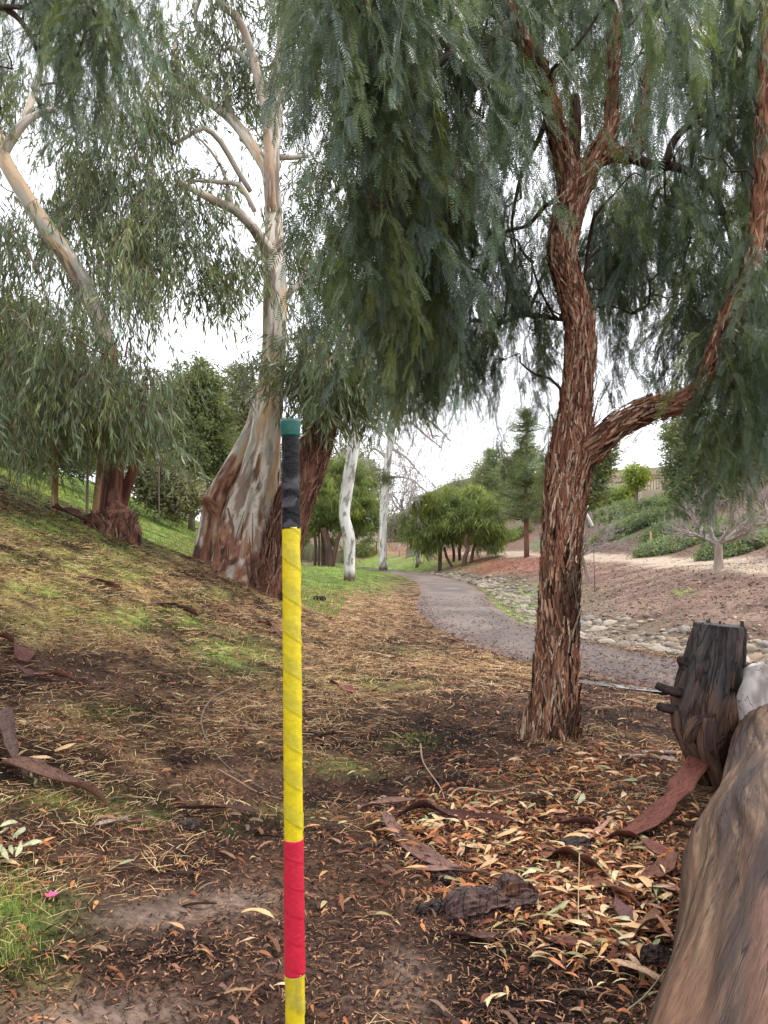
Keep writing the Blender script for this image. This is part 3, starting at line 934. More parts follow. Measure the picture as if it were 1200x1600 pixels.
    # foliage: regions (x0, y0, x1, y1, near, far, clusters, sprays per cluster)
    regs = [
        (490, -200, 700, -20, Y - 2.0, Y + 1.0, 22, 11), (700, -200, 960, -70, Y - .8, Y + 1.8, 17, 9), (960, -200, 1260, 0, Y - 1.5, Y + 1.5, 24, 10),
        (505, -40, 640, 160, Y - 1.6, Y + 1.0, 16, 9), (640, -40, 800, 140, Y - 1.4, Y + 1.2, 15, 9), (810, -80, 1010, 60, Y + .8, Y + 2.6, 13, 8), (830, 60, 1000, 170, Y + 1.2, Y + 2.8, 8, 6), (1000, 300, 1080, 400, Y + 1, Y + 2.4, 4, 6), (1030, -20, 1240, 160, Y - .1, Y + 1.8, 19, 8),
        (525, 140, 640, 330, Y - 1.2, Y + 1.2, 15, 9), (620, 140, 750, 280, Y - 1.0, Y + 1.3, 9, 8), (770, 200, 850, 300, Y + .3, Y + 2.2, 3, 4),
        (570, 300, 660, 430, Y - .6, Y + 1.6, 11, 9), (650, 290, 760, 430, Y - .5, Y + 1.8, 11, 9), (760, 320, 865, 410, Y + .4, Y + 2.2, 7, 7),
        (610, 430, 700, 480, Y - .2, Y + 1.8, 7, 9), (690, 430, 850, 470, Y + .2, Y + 2.0, 4, 6),
        (920, 180, 1010, 320, Y + .6, Y + 2.2, 6, 7), (1010, 150, 1200, 270, Y - .2, Y + 2.2, 13, 8), (930, 320, 1010, 430, Y + .3, Y + 2.2, 10, 8), (950, 440, 1000, 500, Y + .3, Y + 1.5, 2, 5),
        (1070, 380, 1220, 470, Y - .05, Y + 1.2, 12, 9), (1150, 240, 1230, 380, Y, Y + 1.2, 7, 7), (1190, 330, 1230, 500, Y - 1, Y - .4, 4, 7), (1080, 460, 1230, 540, Y - .05, Y + .9, 9, 9), (1100, 600, 1200, 620, Y - .9, Y - .2, 3, 7), (1160, 500, 1230, 560, Y - 1, Y - .3, 4, 8), (1125, 575, 1145, 600, Y - 1.0, Y - .2, 1, 7), (1150, 280, 1220, 400, Y - .6, Y + .6, 4, 6),
        (600, 470, 700, 530, Y, Y + 1.8, 6, 8), (690, 480, 790, 540, Y + .2, Y + 2, 5, 5), (790, 470, 860, 520, Y + .4, Y + 2, 3, 5), (730, 560, 860, 600, Y + .3, Y + 1.3, 3, 2), (1030, 290, 1075, 330, Y + .5, Y + 1.5, 1, 5),
    ]
    cl, ctr = [], []
    for (x0, y0, x1, y1, n0, n1, k, ns) in regs:
        for _ in range(k):
            c = P(r.uniform(x0, x1), r.uniform(y0, y1), r.uniform(n0, n1))
            cl.append((c, 0.34, ns, 0.9)); ctr.append(c)
    feed_branches(bm, ctr, LL, r, dk, 0.02)
    bm.build('branch', M_TWIG, root, stuff=True)
    p, ro, sc = sprays(cl, r)
    crown('crown', GR_PEP, 5, p, ro, sc, root)
    # the dark hollow shreds at the fork, twigs with hanging fronds
    return root


foreground_pepper()


# ------------------------------------------------------------------ second pepper tree whose branches hang in from the upper left
def left_pepper():
    r = np.random.default_rng(2)
    bx, by = -7.2, 6.0
    base = np.array((bx, by, float(H(bx, by))))
    root = empty('pepper_tree', base, 'weeping pepper tree reaching in at the upper left with grey-green fronds', 'tree')
    tm = MB()
    pts = np.array([base + (0, 0, -.2), base + (0.05, 0, 1.2), base + (0.3, .2, 2.6), base + (1.2, .6, 3.6), P(-160, 20, 7.6)])
    A = tm.tube(pts, [.24, .2, .17, .13, .10], 40, disp=ridged_disp(.012), colf=pepper_col, rep=24)
    tm.build('trunk', M_BARK, root)
    bm = MB(); dk = (0.075, 0.055, 0.045); LL = [A[0]]
    for t in ([(-160, 20, 14, 7.6), (-60, -10, 9, 7.5), (0, 10, 6, 7.4), (30, 30, 4.5, 7.4), (52, 65, 3.5, 7.3), (66, 110, 2.5, 7.3)],
              [(-60, -10, 8, 7.5), (50, -60, 7, 7.4), (150, -60, 5, 7.3), (240, -30, 3, 7.2)],
              [(0, 10, 4, 7.4), (50, 15, 4, 7.2), (90, 50, 3, 7.1), (120, 90, 2, 7.1)],
              [(-120, 30, 9, 7.6), (-60, 110, 6, 7.6), (0, 170, 4, 7.6)]):
        LL.append(limb(bm, t, 8, c=dk, res=.08)[0])
    cl, ctr = [], []
    for (x0, y0, x1, y1, n0, n1, k, ns) in [(-60, -200, 240, -60, 6.6, 8.6, 20, 8), (-40, -60, 120, 0, 6.6, 8.2, 6, 6), (90, -60, 200, 60, 6.6, 8.2, 11, 8), (120, 50, 190, 100, 6.8, 8.2, 5, 7), (-60, 40, 40, 140, 7, 8.4, 2, 4), (190, -20, 230, 30, 6.8, 8, 2, 6)]:
        for _ in range(k):
            c = P(r.uniform(x0, x1), r.uniform(y0, y1), r.uniform(n0, n1)); cl.append((c, .36, ns, .85)); ctr.append(c)
    feed_branches(bm, ctr, LL, r, dk, .016)
    bm.build('branch', M_TWIG, root, stuff=True)
    p, ro, sc = sprays(cl, r)
    crown('crown', GR_PEP, 5, p, ro, sc, root)


left_pepper()


# ------------------------------------------------------------------ eucalyptus trees
def euc_white_col(rust_top, seed=0, brown=0.0):
    def f(gx, gy, gz, R, V):
        w_ = .25 * vn(gx * 3, gy * 3, gz * 1.2, 55 + seed)
        a = fbm(gx * 5 + w_, gy * 5, gz * 1.3, 4, 60 + seed)
        b = fbm(gx * 8 + w_, gy * 8, gz * 1.8, 4, 70 + seed)
        s = fbm(gx * 24, gy * 24, gz * 2.2, 3, 80 + seed)
        c = lerp((0.72, 0.64, 0.53), (0.58, 0.53, 0.45), ss(-.1, .15, a))
        c = lerp(c, (0.34, 0.335, 0.28), ss(.10, .17, b) * .85)
        c = lerp(c, (0.60, 0.40, 0.22), ss(.14, .2, fbm(gx * 6, gy * 6, gz * 1.2, 4, 90 + seed)) * .75)
        c = lerp(c, (0.22, 0.13, 0.09), ss(.22, .28, fbm(gx * 9 + w_, gy * 9, gz * 1.6, 4, 95 + seed)) * .8)
        z = V[..., 2]
        rust = ss(rust_top + .25, rust_top - .25, z + 2.6 * a + 1.4 * b)
        rust = np.maximum(rust, ss(rust_top - 1.2, rust_top - 1.7, z + .4 * b))
        cr = lerp((0.36, 0.18, 0.105), (0.17, 0.075, 0.05), ss(-.25, .25, s))
        cr = lerp(cr, (0.50, 0.38, 0.27), ss(.1, .25, fbm(gx * 14, gy * 14, gz * 2.0, 3, 99 + seed)) * .7)
        cr = lerp(cr, (0.045, 0.025, 0.022), ss(.15, .35, vn(gx * 16 + w_, gy * 16, gz * 1.7, 111 + seed)) * .85)
        c = lerp(c, cr, np.clip(rust + brown, 0, 1))
        c = c * (1 + .25 * s)[..., None]
        return c
    return f


def dark_bark_col(gx, gy, gz, R, V):
    s = vn(gx * 18, gy * 18, gz * 1.1, 5)
    b = fbm(gx * 30, gy * 30, gz * 2.2, 3, 15)
    c = lerp((0.23, 0.105, 0.07), (0.075, 0.036, 0.028), ss(-.2, .3, b))
    c = lerp(c, (0.30, 0.19, 0.13), ss(.3, .7, b) * .6)
    return lerp(c, (0.03, 0.018, 0.015), ss(.1, .6, s))


def euc_disp(a=0.03):
    def f(gx, gy, gz, r):
        return a * (fbm(gx * 2.5, gy * 2.5, gz * .5, 3, 33) * 2.2 + 0.35 * vn(gx * 14, gy * 14, gz * 1.4, 34)) * np.clip(r / .3, .2, 1.6)
    return f


def white_eucalyptus():
    r = np.random.default_rng(3)
    Y = 14.8
    base = P(392, 900, Y); base[2] = float(H(base[0], base[1]))
    root = empty('eucalyptus_tree', base, 'tall eucalyptus with smooth cream and grey trunk peeling rusty brown at its wide foot', 'tree')
    tm = MB(); cf = euc_white_col(base[2] + .95); LL = []
    A = limb(tm, [(378, 940, 76, Y), (384, 900, 64, Y), (388, 860, 52, Y), (394, 800, 42, Y), (404, 750, 34, Y), (413, 700, 26, Y), (419, 650, 21.5, Y), (424, 600, 19, Y), (428, 550, 18, Y), (430, 500, 18, Y), (431, 450, 17, Y), (430, 400, 16, Y), (428, 340, 14, Y), (425, 290, 13, Y),
                  (427, 240, 12.5, Y), (430, 190, 11, Y), (434, 120, 9, Y + .2), (445, 30, 7, Y + .3), (455, -80, 5, Y + .3)], 90, euc_disp(), cf, res=.05)
    LL.append(A[0])
    B = limb(tm, [(424, 330, 8, Y - .15), (422, 270, 8, Y - .3), (419, 220, 7.5, Y - .35), (412, 160, 7, Y - .4), (400, 110, 7, Y - .4), (386, 60, 6.5, Y - .4), (368, 25, 6, Y - .5), (345, 5, 5, Y - .5), (310, -60, 4, Y - .6)], 20, euc_disp(.015), euc_white_col(-9, 5, .45), res=.08)
    C_ = limb(tm, [(428, 405, 14, Y), (410, 378, 10, Y - .3), (395, 355, 9, Y - .5), (370, 330, 8, Y - .7), (345, 318, 7, Y - .9), (315, 303, 6, Y - 1.1), (280, 284, 4.5, Y - 1.3)], 20, euc_disp(.015), euc_white_col(-9, 7, .2), res=.08)
    D = limb(tm, [(424, 290, 13, Y), (415, 262, 10, Y + .1), (392, 226, 9, Y + .3), (365, 190, 8, Y + .5), (330, 162, 6.5, Y + .7), (300, 142, 5.5, Y + .8), (280, 122, 4.5, Y + .9), (272, 70, 3, Y + 1)], 20, euc_disp(.012), euc_white_col(-9, 8), res=.08)
    for x in (B, C_, D): LL.append(x[0])
    for t in ([(368, 192, 5, Y + .5), (356, 165, 5, Y + .5), (353, 130, 4, Y + .5), (340, 90, 3, Y + .5)], [(392, 300, 4, Y - .3), (370, 265, 4.5, Y - .5), (345, 222, 4.5, Y - .7), (318, 200, 4, Y - .9), (290, 215, 3.5, Y - 1), (270, 225, 3, Y - 1)],
              [(398, 330, 4, Y - .5), (375, 290, 4, Y - .5), (345, 285, 3.5, Y - .6), (310, 282, 3, Y - .6), (285, 285, 2, Y - .6)], [(365, 330, 3.5, Y - .5), (358, 300, 3, Y - .5), (345, 260, 2.5, Y - .4), (315, 220, 2, Y - .3), (270, 190, 1.6, Y - .3)],
              [(412, 160, 4, Y - .4), (430, 100, 3.5, Y - .5), (440, 30, 3, Y - .5)], [(436, 245, 5, Y), (455, 246, 4.5, Y + .2), (480, 243, 3, Y + .4)], [(400, 110, 3.5, Y - .4), (365, 75, 3.5, Y - .2), (350, 80, 2.5, Y)],
              [(320, -20, 4, Y), (305, 20, 3.5, Y), (310, 50, 3, Y), (295, 90, 2, Y)], [(440, 470, 6, Y), (455, 455, 5, Y), (470, 440, 4, Y + .2), (478, 400, 3, Y + .3)]):
        LL.append(limb(tm, t, 8, c=(.42, .36, .30), res=.15)[0])
    tm.build('trunk', M_EUC, root)
    sm = MB()
    limb(sm, [(322, 905, 28, Y + .1), (328, 860, 24, Y + .1), (333, 815, 21, Y + .1), (342, 775, 19, Y + .1), (360, 735, 15, Y + .15), (378, 700, 12, Y + .2), (394, 665, 10, Y + .3), (402, 630, 8, Y + .4)], 50, euc_disp(.04), euc_white_col(base[2] + 1.5, 20), res=.05)
    # burl knob and old branch hole
    limb(sm, [(335, 800, 12, Y), (325, 785, 9, Y - .2), (318, 778, 6.5, Y - .25)], 20, euc_disp(.03), euc_white_col(base[2] + 3, 21, .5), res=.03)
    sm.build('side_stem', M_EUC, root)
    pm = MB(); flakes(pm, A[0], A[1] + .03, 130, r, [(.22, .11, .07), (.12, .06, .045), (.36, .24, .16), (.30, .15, .09)], (.2, .8), (.02, .07), .06, z1=.16); pm.build('peeling_bark', M_EUC, root, stuff=True)
    rm = MB()
    for k in range(9):
        a = r.uniform(0, 6.28); L = r.uniform(.7, 1.3)
        pts = []
        for t in np.linspace(0, 1, 6):
            x = base[0] + math.cos(a) * (.3 + t * L); y = base[1] + math.sin(a) * (.3 + t * L)
            pts.append((x, y, float(H(x, y)) + .22 * (1 - t) ** 2 - .05))
        rm.tube(pts, np.linspace(.16, .03, 6), 10, colf=euc_white_col(base[2] + 4, 30, .6), rep=4)
    rm.build('root', M_EUC, root)
    cl, ctr = [], []
    for (x0, y0, x1, y1, n0, n1, k, ns) in [
        (255, -160, 470, -20, Y - 2, Y + 2, 15, 9), (270, -10, 370, 120, Y - .5, Y + 1.5, 9, 8), (370, 60, 420, 260, Y + .3, Y + 1.5, 6, 6), (330, 240, 380, 280, Y, Y + 1, 2, 6), (440, -20, 490, 130, Y - .5, Y + 2, 7, 8), (250, 90, 310, 200, Y - 2, Y + 1, 5, 8), (310, 120, 400, 160, Y + .3, Y + 1.5, 2, 6),
        (240, 270, 320, 370, Y - 2, Y, 5, 8), (340, 380, 400, 440, Y - 1.5, Y + 1, 4, 7), (270, 380, 330, 440, Y - 2, Y, 4, 8), (412, 325, 435, 340, Y - 1.2, Y - .6, 1, 4),
        (460, 340, 540, 450, Y + .5, Y + 2, 9, 9), (470, 180, 520, 300, Y, Y + 2, 6, 8), (310, 430, 370, 460, Y - 1, Y + 1, 2, 5)]:
        for _ in range(k):
            c = P(r.uniform(x0, x1), r.uniform(y0, y1), r.uniform(n0, n1)); cl.append((c, .55, ns, 1.25)); ctr.append(c)
    bm = MB(); feed_branches(bm, ctr, LL, r, (.22, .16, .12), .03, sag=.05)
    bm.build('branch', M_TWIG, root, stuff=True)
    p, ro, sc = sprays(cl, r, tilt=.4, flat=.8)
    crown('crown', GR_EUC, 4, p, ro, sc, root)


white_eucalyptus()


def dark_eucalyptus():
    r = np.random.default_rng(4)
    Y = 14.2
    base = P(440, 905, Y); base[2] = float(H(base[0], base[1]))
    root = empty('eucalyptus_tree', base, 'dark reddish-brown stringybark trunk leaning right behind the taped pole', 'tree')
    tm = MB(); LL = []
    dd = ridged_disp(.03, 14, 1.0, 8)
    A = limb(tm, [(425, 935, 34, Y), (432, 900, 30, Y), (442, 850, 29, Y), (454, 800, 29, Y), (472, 750, 28, Y), (490, 705, 25, Y), (508, 665, 18, Y), (525, 620, 12, Y), (545, 580, 9, Y), (563, 545, 8, Y), (578, 500, 7, Y), (590, 430, 6, Y), (600, 350, 5, Y)], 64, dd, dark_bark_col, res=.05)
    B = limb(tm, [(490, 700, 17, Y + .1), (488, 650, 13, Y + .2), (480, 600, 9, Y + .3), (475, 550, 6, Y + .3), (474, 510, 3, Y + .4)], 30, dd, dark_bark_col, res=.06)
    LL += [A[0], B[0]]
    for t in ([(545, 580, 5, Y), (520, 560, 4, Y - .4), (495, 590, 3, Y - .6), (485, 630, 2, Y - .7)], [(578, 500, 4, Y), (540, 520, 3.5, Y - .2), (520, 560, 2.5, Y - .3)], [(530, 620, 4, Y), (555, 640, 3, Y), (575, 660, 2, Y)]):
        LL.append(limb(tm, t, 7, c=(.30, .17, .11), res=.1)[0])
    tm.build('trunk', M_BARK, root)
    fm = MB(); flakes(fm, A[0], A[1] + .01, 900, r, [(.25, .13, .09), (.14, .07, .05), (.34, .22, .15)], (.15, .5), (.015, .04), .05, z1=.6)
    fm.build('loose_bark', M_BARK, root, stuff=True)
    cl, ctr = [], []
    for (x0, y0, x1, y1, n0, n1, k, ns) in [(462, 480, 560, 560, Y - 1.2, Y + 1, 9, 10), (500, 560, 570, 625, Y - 1.2, Y + .6, 11, 11), (455, 560, 510, 620, Y - 1, Y - .4, 6, 9), (550, 440, 620, 530, Y, Y + 2, 7, 9), (395, 555, 430, 585, Y - 1.2, Y - .7, 2, 6), (510, 400, 600, 480, Y, Y + 2, 7, 9),
                                             (560, 560, 640, 600, Y + .5, Y + 2, 6, 9)]:
        for _ in range(k):
            c = P(r.uniform(x0, x1), r.uniform(y0, y1), r.uniform(n0, n1)); cl.append((c, .5, ns, 1.15)); ctr.append(c)
    bm = MB(); feed_branches(bm, ctr, LL, r, (.22, .12, .08), .025, sag=.05)
    bm.build('branch', M_TWIG, root, stuff=True)
    p, ro, sc = sprays(cl, r, tilt=.4, flat=.8)
    crown('crown', GR_EUC, 4, p, ro, sc, root)


dark_eucalyptus()


def left_eucalyptus():
    r = np.random.default_rng(6)
    Y = 13.6
    base = P(176, 815, Y); base[2] = float(H(base[0], base[1]))
    root = empty('eucalyptus_tree', base, 'eucalyptus at left with dark foot and pale upper trunk leaning out to the left edge', 'tree')
    tm = MB(); LL = []

    def cf(gx, gy, gz, R, V):
        c = euc_white_col(-9, 40)(gx, gy, gz, R, V)
        return lerp(c, dark_bark_col(gx, gy, gz, R, V), ss(base[2] + 2.6, base[2] + 1.6, V[..., 2]))
    A = limb(tm, [(170, 830, 24, Y), (172, 795, 20, Y), (176, 750, 17, Y), (182, 700, 13, Y), (182, 640, 12, Y), (174, 570, 12, Y), (155, 500, 12.5, Y - .1), (128, 440, 13, Y - .3), (100, 395, 13, Y - .4), (68, 350, 12.5, Y - .5), (36, 300, 12, Y - .6), (10, 255, 11, Y - .7), (0, 225, 10, Y - .7), (-18, 170, 8, Y - .8), (-40, 60, 6, Y - .8)], 44, euc_disp(.02), cf, res=.06)
    B = limb(tm, [(4, 240, 9, Y - .7), (20, 215, 8, Y - .8), (38, 192, 7, Y - .9), (60, 178, 5, Y - .9), (85, 170, 4, Y - 1)], 16, euc_disp(.01), euc_white_col(-9, 41), res=.08)
    C_ = limb(tm, [(38, 192, 6, Y - .9), (48, 160, 6, Y - .9), (60, 125, 5, Y - .9), (68, 60, 4, Y - 1)], 16, euc_disp(.01), euc_white_col(-9, 41), res=.08)
    LL += [A[0], B[0], C_[0]]
    tm.build('trunk', M_EUC, root)
    sm = MB()
    D = limb(sm, [(188, 800, 9, Y + .2), (197, 765, 9, Y + .1), (208, 735, 8, Y), (217, 705, 6, Y), (222, 660, 4, Y), (228, 600, 3, Y)], 16, euc_disp(.02), cf, res=.06)
    LL.append(D[0])
    sm.build('side_stem', M_EUC, root)
    cl, ctr = [], []
    for (x0, y0, x1, y1, n0, n1, k, ns) in [(-40, 200, 20, 300, Y, Y + 2, 2, 6), (-40, 330, 40, 450, Y - 2.5, Y - 1, 7, 8), (20, 300, 100, 400, Y + .4, Y + 2.5, 6, 8), (100, 180, 250, 320, Y - .5, Y + 2, 24, 9), (110, 320, 250, 450, Y + .2, Y + 2, 19, 9), (180, 330, 255, 430, Y - 1, Y, 7, 8), (-40, 60, 60, 180, Y, Y + 2, 6, 7),
                                             (-40, 440, 110, 590, Y - 3, Y - .5, 12, 8), (110, 440, 250, 590, Y - 3, Y, 13, 8), (200, 110, 270, 190, Y - 1, Y + 2, 5, 7), (60, 140, 180, 210, Y, Y + 2, 5, 7)]:
        for _ in range(k):
            c = P(r.uniform(x0, x1), r.uniform(y0, y1), r.uniform(n0, n1)); cl.append((c, .5, ns, 1.15)); ctr.append(c)
    bm = MB(); feed_branches(bm, ctr, LL, r, (.20, .14, .10), .025, sag=.05)
    bm.build('branch', M_TWIG, root, stuff=True)
    p, ro, sc = sprays(cl, r, tilt=.25, flat=1.5)
    crown('crown', GR_EUC, 4, p, ro, sc, root)


left_eucalyptus()


def sapling(lst, col, label, cls, seed):
    r = np.random.default_rng(seed)
    pts, rad = pxpath(lst)
    x, y = pts[0][:2]; base = np.array((x, y, float(H(x, y))))
    pts[0][2] = base[2] - .1
    root = empty('young_eucalyptus', base, label, 'tree')
    tm = MB(); A = tm.tube(pts, rad, 12, rep=8, colf=lambda gx, gy, gz, R, V: lerp(col, np.array(col) * .55, ss(-.3, .4, fbm(gx * 20, gy * 20, gz * 3, 3, seed))))
    tm.build('trunk', M_TWIG, root)
    cl, ctr = [], []
    for (x0, y0, x1, y1, n0, n1, k, ns) in cls:
        for _ in range(k):
            c = P(r.uniform(x0, x1), r.uniform(y0, y1), r.uniform(n0, n1)); c = c + r.normal(0, .18, 3); cl.append((c, .6, max(3, int(ns * .75)), 1.0)); ctr.append(c)
    bm = MB(); feed_branches(bm, ctr, [A[0][len(A[0]) // 3:]], r, (.25, .15, .1), .015, sag=.03)
    bm.build('branch', M_TWIG, root, stuff=True)
    p, ro, sc = sprays(cl, r, tilt=.3, flat=.8)
    crown('crown', GR_EUC, 4, p, ro, sc, root)


sapling([(86, 775, 5, 12.6), (87, 700, 4.5, 12.6), (86, 640, 4, 12.5), (90, 580, 3, 12.4), (95, 500, 2, 12.3)], (.34, .17, .09), 'thin orange-brown young trunk, leftmost at the top of the slope',
        [(0, 560, 80, 640, 11.2, 12.6, 8, 10), (70, 540, 130, 640, 11.2, 12.4, 8, 10), (20, 640, 70, 690, 11.5, 12.6, 3, 8)], 61)
sapling([(146, 800, 5.5, 12.9), (155, 740, 5, 12.9), (163, 680, 4.5, 12.8), (172, 620, 4, 12.7), (180, 540, 2.5, 12.6)], (.36, .22, .12), 'slender tan young trunk leaning right beside the dark stump',
        [(120, 570, 210, 660, 11.6, 12.8, 13, 10), (190, 560, 250, 640, 11.6, 13, 8, 10), (100, 640, 130, 690, 12, 12.8, 2, 7), (180, 640, 235, 680, 12, 13, 4, 8)], 62)
sapling([(136, 790, 2.5, 13.2), (137, 740, 2.2, 13.2), (138, 690, 2, 13.2), (140, 640, 1.5, 13.2)], (.30, .24, .20), 'very thin grey stem just left of the tan young trunk',
        [(120, 600, 160, 640, 12.6, 13.4, 2, 6)], 63)


# ------------------------------------------------------------------ pale trunks and bare trees in the middle distance
def white_col(seed, foot):
    def f(gx, gy, gz, R, V):
        b = fbm(gx * 9, gy * 9, gz * 3.5, 4, seed)
        c = lerp((0.66, 0.64, 0.60), (0.50, 0.48, 0.45), ss(-.2, .4, fbm(gx * 3, gy * 3, gz * .7, 3, seed + 3)))
        c = lerp(c, (0.22, 0.20, 0.18), ss(.12, .3, b))
        return lerp(c, (0.12, 0.075, 0.055), ss(foot + .45, foot + .15, V[..., 2] + .25 * b))
    return f


def grow(mb, p, d, L, rad, depth, r, c, spread=.5, kids=3, up=.05, sides=5, tip=None, ratio=.72, rmin=.0065):
    n = 5
    pts = [p]; dd = d
    for i in range(n - 1):
        dd = unit(dd + r.normal(0, .14, 3) + np.array((0, 0, up)))
        pts.append(pts[-1] + dd * L / (n - 1))
    rad = max(rad, rmin)
    mb.tube(pts, np.linspace(rad, rad * .68, n), sides if depth > 1 else 3, c, cap=False)
    if depth == 0:
        if tip is not None: tip.append(pts[-1])
        return
    for k in range(kids + (r.random() < .4)):
        a = r.random() * 6.28
        u = unit(np.cross(dd, (0.2, .3, 1) if abs(dd[2]) < .9 else (1, .1, .1))); w = np.cross(dd, u)
        nd = unit(dd + (u * math.cos(a) + w * math.sin(a)) * spread * r.uniform(.7, 1.4))
        q = pts[int(r.integers(2, n))] if k else pts[-1]
        grow(mb, q, nd, L * ratio * r.uniform(.8, 1.15), rad * .62, depth - 1, r, c, spread, kids, up, sides, tip, ratio, rmin)


def pale_tree(lst, limbs, label, seed, twigs=True, moss=None):
    r = np.random.default_rng(seed)
    pts, rad = pxpath(lst)
    x, y = pts[0][:2]; b = np.array((x, y, float(H(x, y))))
    pts[0][2] = b[2] - .1
    root = empty('bare_tree', b, label, 'tree')
    tm = MB(); A = tm.tube(pts, rad, 28, rep=12, disp=euc_disp(.02), colf=white_col(seed, b[2]))
    tm.build('trunk', M_EUC, root)
    if limbs:
        lm = MB(); tips = []
        for l in limbs:
            Q = limb(lm, l, 6, c=(.40, .35, .31), res=.4)
            if twigs:
                for q in Q[0][1:]:
                    for _ in range(1 if r.random() < .6 else 2):
                        grow(lm, q, unit(r.normal(0, 1, 3) + (0, 0, .1)), r.uniform(.8, 1.9), .03, 3, r, (.34, .29, .27), .5, 2, -.16, rmin=.016)
        lm.build('branch', M_TWIG, root, stuff=True)
    if moss:
        cl = [(P(*q[:3]), .5, 12, .8) for q in moss]
        p, ro, sc = sprays(cl, r)
        crown('leaf_tuft', GR_FARGREY, 3, p, ro, sc, root)


g1 = G(546, 908); Ya = g1[1]
pale_tree([(546, 908, 9, Ya), (546, 880, 9, Ya), (545, 840, 9.5, Ya), (538, 805, 9, Ya), (543, 760, 9, Ya), (551, 710, 9, Ya), (556, 680, 8.5, Ya), (560, 640, 8, Ya), (566, 590, 7, Ya), (575, 520, 5, Ya)],
          [[(560, 640, 4, Ya), (535, 610, 3, Ya), (500, 600, 2, Ya)], [(563, 610, 4, Ya), (600, 570, 3, Ya + 1), (640, 545, 2, Ya + 1)]], 'white mottled trunk bent near its middle, left of the path', 71)
g2 = G(599, 891); Yb = g2[1]
pale_tree([(599, 891, 6.5, Yb), (598, 860, 6, Yb), (599, 820, 6, Yb), (602, 770, 6.5, Yb), (605, 730, 6, Yb), (610, 690, 5.5, Yb), (614, 640, 5, Yb), (618, 590, 4, Yb)],
          [[(612, 668, 3, Yb), (640, 660, 2.5, Yb), (665, 680, 2, Yb), (690, 700, 1.2, Yb)], [(614, 640, 3, Yb), (645, 640, 2.5, Yb), (680, 665, 2, Yb), (705, 690, 1, Yb)], [(610, 700, 2.6, Yb), (635, 715, 2, Yb), (655, 740, 1.2, Yb)],
           [(606, 720, 2.2, Yb), (585, 700, 2, Yb), (570, 720, 1, Yb)], [(616, 610, 2.6, Yb), (650, 600, 2, Yb), (690, 620, 1.2, Yb)], [(604, 745, 2, Yb), (640, 748, 1.6, Yb), (668, 770, 1, Yb)]],
          'straight slim white trunk with bare drooping branches at the bend of the path', 72, moss=[(597, 742, Yb - .3), (603, 748, Yb - .3)])
Yc = 58
pale_tree([(655, 876, 4, Yc), (650, 860, 3.6, Yc), (641, 835, 3, Yc), (632, 808, 2.4, Yc), (626, 780, 1.8, Yc)],
          [[(641, 835, 2, Yc), (630, 800, 1.5, Yc), (615, 775, 1, Yc)], [(634, 815, 2, Yc), (640, 785, 1.5, Yc), (650, 760, 1, Yc)], [(630, 800, 1.6, Yc), (618, 790, 1.2, Yc), (610, 770, 1, Yc)], [(628, 790, 1.6, Yc), (633, 760, 1.2, Yc), (640, 740, 1, Yc)]],
          'far pale leaning trunk with pinkish bare twigs behind the slim white trunk', 73)
pale_tree([(651, 876, 3, Yc - 1), (655, 862, 2.6, Yc - 1), (660, 845, 2.2, Yc - 1), (668, 825, 1.5, Yc - 1)], [[(660, 845, 1.6, Yc - 1), (672, 810, 1, Yc - 1), (680, 790, .8, Yc - 1)]], 'short pale trunk leaning right beside the far pipe mouth', 74)


def pruned_tree(px, py, hpx, label, seed, rad=.16, lean=0.0, white=False):
    r = np.random.default_rng(seed)
    b = G(px, py); s = b[1] / FPX
    root = empty('bare_tree', b, label, 'tree', None)
    tm = MB(); hgt = hpx * s
    th = .38 * hgt
    top = b + np.array((lean * th, 0, th))
    tm.tube([b + (0, 0, -.1), b + (0, 0, .03), b + (lean * th * .3, 0, th * .5), top], [rad * 1.5, rad * 1.1, rad * .85, rad * .8], 14, rep=5,
            colf=lambda gx, gy, gz, R, V: lerp((.34, .28, .23), (.22, .17, .14), ss(-.3, .4, fbm(gx * 12, gy * 12, gz * 2, 3, seed))))
    tm.build('trunk', M_TWIG, root)
    bm = MB()
    for k in range(8):
        a = k / 8 * 6.28 + r.normal(0, .3)
        d = unit(np.array((math.cos(a), math.sin(a), .62)))
        grow(bm, top - (0, 0, .05), d, hgt * .27, rad * .5, 5, r, (.31, .26, .235), .45, 2, .05, 5, ratio=.78)
    bm.build('branch', M_TWIG, root, stuff=True)
    return root


pruned_tree(1123, 889, 108, 'leafless pruned tree with spreading twigs and short trunk beside the dirt track', 81, rad=.13)
pruned_tree(919, 910, 112, 'small leafless tree with crooked stem just right of the reddish trunk', 82, rad=.085, lean=-.25)
g = G(1190, 862)
pruned_tree(1222, 868, 125, 'leafless twiggy tree cut off by the right edge of the frame', 83, rad=.16)

# broken pale branch standing above the small leafless tree
m = MB(); Yd = 24
limb(m, [(926, 822, 2.2, Yd), (918, 806, 2.2, Yd), (908, 790, 1.6, Yd)], 8, c=(.62, .58, .54)); limb(m, [(915, 800, 1.5, Yd), (919, 790, 1, Yd)], 6, c=(.62, .58, .54))
q = P(926, 822, Yd); hz = float(H(q[0], q[1]))
m.tube([(q[0] + .05, q[1], hz - .1), (q[0] + .03, q[1], (hz + q[2]) / 2), q], [.014, .012, .012], 6, (.16, .13, .11))
place(m, 'dead_branch', M_TWIG, (q[0], q[1], hz), 'pale dead forked branch sticking up behind the small leafless tree', 'branch')


